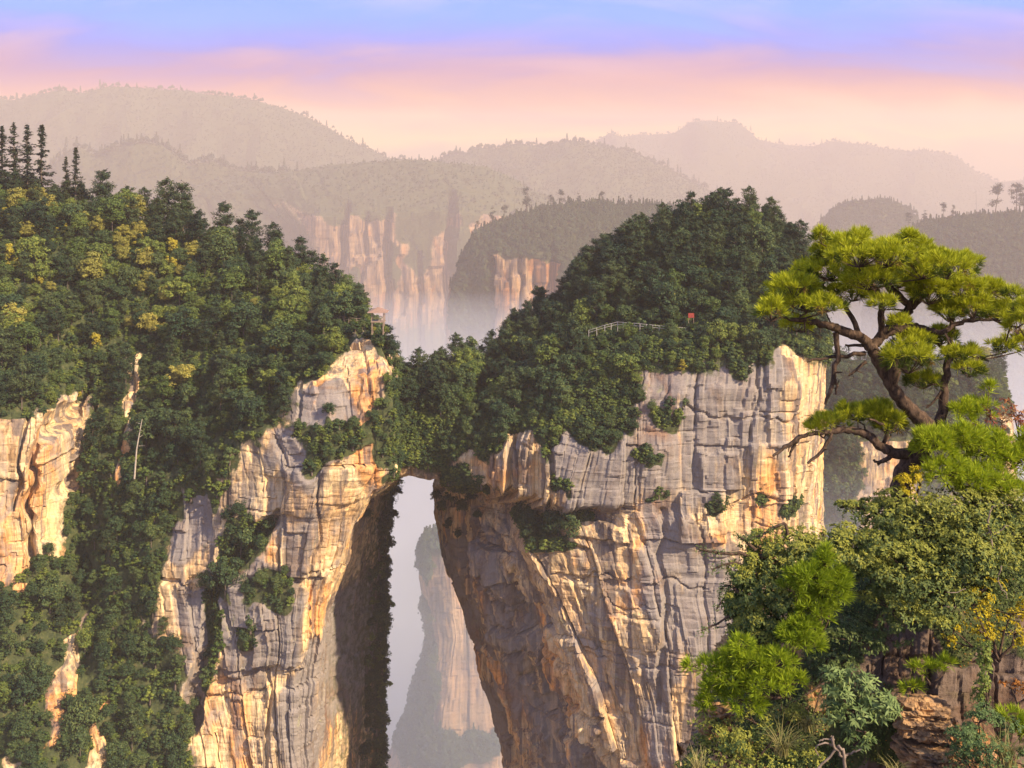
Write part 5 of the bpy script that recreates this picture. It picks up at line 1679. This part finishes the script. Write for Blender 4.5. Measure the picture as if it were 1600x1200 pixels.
bush('whorled_shrub', 'broad-leaved shrub with whorled leaves on the dark ledge', (1330, 1130), 19.1,
     [(1300, 1065, 26, 16, 0), (1340, 1058, 24, 14, 0), (1360, 1085, 34, 16, 0), (1310, 1095, 34, 16, -.1), (1380, 1105, 20, 12, 0), (1335, 1110, 30, 12, -.1)], 'whorl', 607, leaf=.14, aspect=.26, dens=.22, whorl=11, cat='shrub')
bush('whorled_shrub', 'small whorled-leaf plant hanging under the larger whorled shrub', (1335, 1165), 19.0, [(1330, 1140, 18, 14, 0), (1345, 1160, 14, 12, 0)], 'whorl', 608, leaf=.12, aspect=.26, dens=.25, whorl=11, cat='shrub')
bush('ivy_stump', 'narrow ivy-clad stump standing on the ledge under the yellow shrub', (1538, 1125), 19.3, [(1540, 1020, 11, 18, 0), (1537, 1050, 13, 22, 0), (1536, 1085, 13, 22, 0), (1534, 1110, 9, 16, 0)], 'ivy', 609, leaf=.055, aspect=.6, dens=1.0, whorl=5, cat='ivy')
bush('grey_shrub', 'grey-green fine-leaved shrub at the foot of the rock', (1540, 1230), 18.8, [(1530, 1130, 30, 24, 0), (1500, 1150, 26, 22, -.1), (1545, 1175, 40, 24, -.2), (1510, 1190, 34, 20, -.2), (1580, 1190, 30, 22, -.2), (1560, 1140, 26, 18, 0)], 'whorl', 610, leaf=.05, aspect=.4, dens=.9, cat='shrub')
bush('mixed_shrub', 'low mixed green shrub at the bottom edge of the crag', (1150, 1240), 19.4, [(1110, 1140, 30, 14, .1), (1150, 1150, 34, 18, 0), (1090, 1165, 26, 16, .2), (1180, 1130, 30, 16, 0), (1140, 1185, 50, 20, -.1), (1210, 1170, 40, 26, -.1), (1085, 1195, 24, 12, .2), (1230, 1130, 30, 22, 0), (1100, 1175, 36, 20, 0), (1180, 1195, 50, 18, -.2), (1250, 1180, 30, 20, -.2)], 'bush', 611, leaf=.06, dens=.7, cat='shrub', mat2='bush_light', top2=.5)
bush('mixed_shrub', 'dark low foliage in the hollow behind the whorled shrub', (1300, 1060), 20.3, [(1290, 1030, 40, 18, 0), (1330, 1000, 44, 26, 0), (1390, 1000, 30, 18, 0), (1220, 1110, 30, 22, -.3), (1270, 1120, 26, 20, -.3)], 'bush', 612, leaf=.06, dens=.6, cat='shrub')


def dead_wood(label, Y, pls):
    base = np.array(W(pls[0][0][0], pls[0][0][1], Y))
    b_ = Bag()
    rng = np.random.default_rng(int(pls[0][0][0]))
    for pl in pls:
        pp, rr = curve_pts(pl, Y, 4)
        rr = rr * .45
        pp[1:] += rng.normal(0, .014, (len(pp) - 1, 3))
        b_.tube(pp, rr, 6)
    tag(obj('dead_branch', b_.mesh('dead_branch', M['dead_wood'], True)), label, 'branch')


dead_wood('bleached forked dead branch sticking out of the large bush', 19.7, [[(1552, 872, 0, 4), (1549, 840, 0, 3.6), (1544, 812, 0, 3), (1548, 796, 0, 2.2), (1558, 788, 0, 1.5)], [(1549, 838, 0, 2.6), (1562, 828, 0, 2), (1576, 820, 0, 1.4)], [(1547, 832, 0, 2), (1532, 838, 0, 1.4)]])
dead_wood('bleached crooked dead twig hanging over the yellow shrub', 19.4, [[(1565, 884, 0, 2.4), (1560, 905, 0, 2.4), (1566, 922, 0, 2.2), (1575, 934, 0, 1.6)]])
dead_wood('thin grey dead twig beside the yellow shrub', 19.3, [[(1480, 925, 0, 1.6), (1510, 922, 0, 1.3)], [(1472, 949, 0, 1.5), (1495, 947, 0, 1.2)]])
dead_wood('pale tangled driftwood-like roots at the foot of the crag', 18.6, [[(1270, 1205, 0, 5), (1290, 1190, 0, 4), (1312, 1165, 0, 5), (1318, 1185, 0, 6), (1322, 1205, 0, 6)], [(1300, 1150, 0, 5), (1302, 1165, 0, 5), (1315, 1182, 0, 5)], [(1305, 1165, 0, 4), (1282, 1162, 0, 3), (1276, 1180, 0, 2)],
          [(1318, 1186, 0, 5), (1330, 1178, 0, 4), (1346, 1170, 0, 2)], [(1280, 1158, 0, 3), (1290, 1155, 0, 2.5), (1302, 1158, 0, 3)]])


def grass(name, label, px, py, Y, n, hgt, seed, droop=.7, wd=.008):
    rng = np.random.default_rng(seed)
    base = np.array(W(px, py, Y))
    v, f = [], []
    for k in range(n):
        a = rng.uniform(0, 6.28); ln = hgt * rng.uniform(.5, 1.1); o = rng.normal(0, .05, 3) * [1, 1, .2]
        d = np.array([math.cos(a), math.sin(a), 0]); s = np.array([-d[1], d[0], 0])
        for t in range(5):
            u = t / 4
            c = o + d * ln * droop * u * u + np.array([0, 0, ln * (u - .55 * droop * u * u)])
            w_ = wd * (1 - u * .85)
            v += [c - s * w_, c + s * w_]
        i = len(v) - 10
        f += [(i + 2 * t, i + 2 * t + 1, i + 2 * t + 3, i + 2 * t + 2) for t in range(4)]
    o = obj(name, mesh_np(name, np.array(v), f, LM['dry']))
    o.location = base
    tag(o, label, 'grass')


grass('grass_tuft', 'yellowing arched grass tuft beside the pale roots', 1222, 1180, 18.6, 70, .75, 701)
grass('grass_tuft', 'thin pale grass tuft at the lower edge of the low mixed shrub', 1090, 1215, 18.9, 60, .6, 702, .5)
grass('grass_tuft', 'green arched grass tuft under the pine sapling', 1575, 1195, 18.3, 60, .9, 703)
grass('grass_tuft', 'tall grass tuft at the foot of the grey shrub', 1555, 1225, 18.2, 60, .6, 704)
grass('grass_tuft', 'dry grass hanging in the dark hollow above the roots', 1262, 1140, 19.2, 80, .5, 705)
grass('grass_tuft', 'short grass tuft on the orange rock below the tiny sapling', 1400, 1215, 18.4, 60, .4, 706)


def boulder(label, px, py, Y, sx, sy, sz, seed):
    n = 44
    rng = np.random.default_rng(seed)
    u = np.linspace(0, np.pi, n); w_ = np.linspace(0, 2 * np.pi, 2 * n)
    U, V = np.meshgrid(u, w_, indexing='ij')
    d = np.stack([np.sin(U) * np.cos(V), np.sin(U) * np.sin(V), np.cos(U)], -1)
    box = d / np.max(np.abs(d), -1, keepdims=True)
    P = (0.45 * d + 0.55 * box)
    q = P * 2.1 + seed
    r = 1 + .34 * fbm(q[..., 0], q[..., 1], q[..., 2] * 2.6, seed, 5, .62) + .07 * np.sign(vn(q[..., 0] * .4, q[..., 1] * .4, q[..., 2] * 5, seed + 3))
    r[:, -1] = r[:, 0]; r[0] = r[0].mean(); r[-1] = r[-1].mean()
    P = P * r[..., None] * np.array([sx, sy, sz]) / 2
    idx = np.arange(n * 2 * n).reshape(n, 2 * n)
    f = np.stack([idx[:-1, :-1], idx[1:, :-1], idx[1:, 1:], idx[:-1, 1:]], -1).reshape(-1, 4)
    o = obj('boulder', mesh_np('boulder', P.reshape(-1, 3), f, M['rock_near'], attrs={'veg': np.zeros(n * 2 * n), 'stain_shade': np.zeros(n * 2 * n)}))
    o.location = W(px, py, Y)
    o.rotation_euler = (0, rng.normal(0, .12), rng.uniform(0, 6))
    tag(o, label, 'boulder')


boulder('large orange sandstone boulder below the tiny pine sapling', 1440, 1120, 19.7, 1.0, .9, .6, 3)
boulder('flat orange sandstone block under the large boulder', 1450, 1178, 19.4, 1.1, .9, .42, 5)
boulder('brown rock jutting from the edge of the crag beside the spreading pine', 1118, 1125, 20.2, .5, .6, .5, 9)
boulder('brown overhanging rock at the crag edge under the dark bush', 1140, 1020, 20.6, .45, .6, .4, 12)


def ground_cover():
    """small leaves, moss and litter over the overgrown parts of the near crag"""
    rng = np.random.default_rng(77)
    front = lambda P_: (P_[..., 1] < 24.5) & (HOR - P_[..., 2] / P_[..., 1] * F < 1260)
    for nm, mt, n, sz, lab in (('ground_cover', 'bush', 26000, .05, 'dark leafy ground cover over the hollows of the crag'), ('leaf_litter', 'orange', 1500, .04, 'fallen brown leaves caught on the ledges of the crag'), ('ground_cover', 'bush_light', 3500, .05, 'pale green creeping plants over the edges of the crag')):
        p, nn, tot = sample_surface('crag', n, thr=.45 if mt != 'orange' else .2, rng=rng, region=front)
        p = p + nn * rng.uniform(.0, .10, (n, 1)) * (1 if mt != 'orange' else .2)
        b_ = Bag(); b_.add(*leaf_quads(p, nn + [0, 0, .4], sz, rng, .5, .5))
        tag(obj(nm, b_.mesh(nm, LM[mt])), lab, 'ground cover' if mt != 'orange' else 'leaf litter', kind='stuff')


ground_cover()
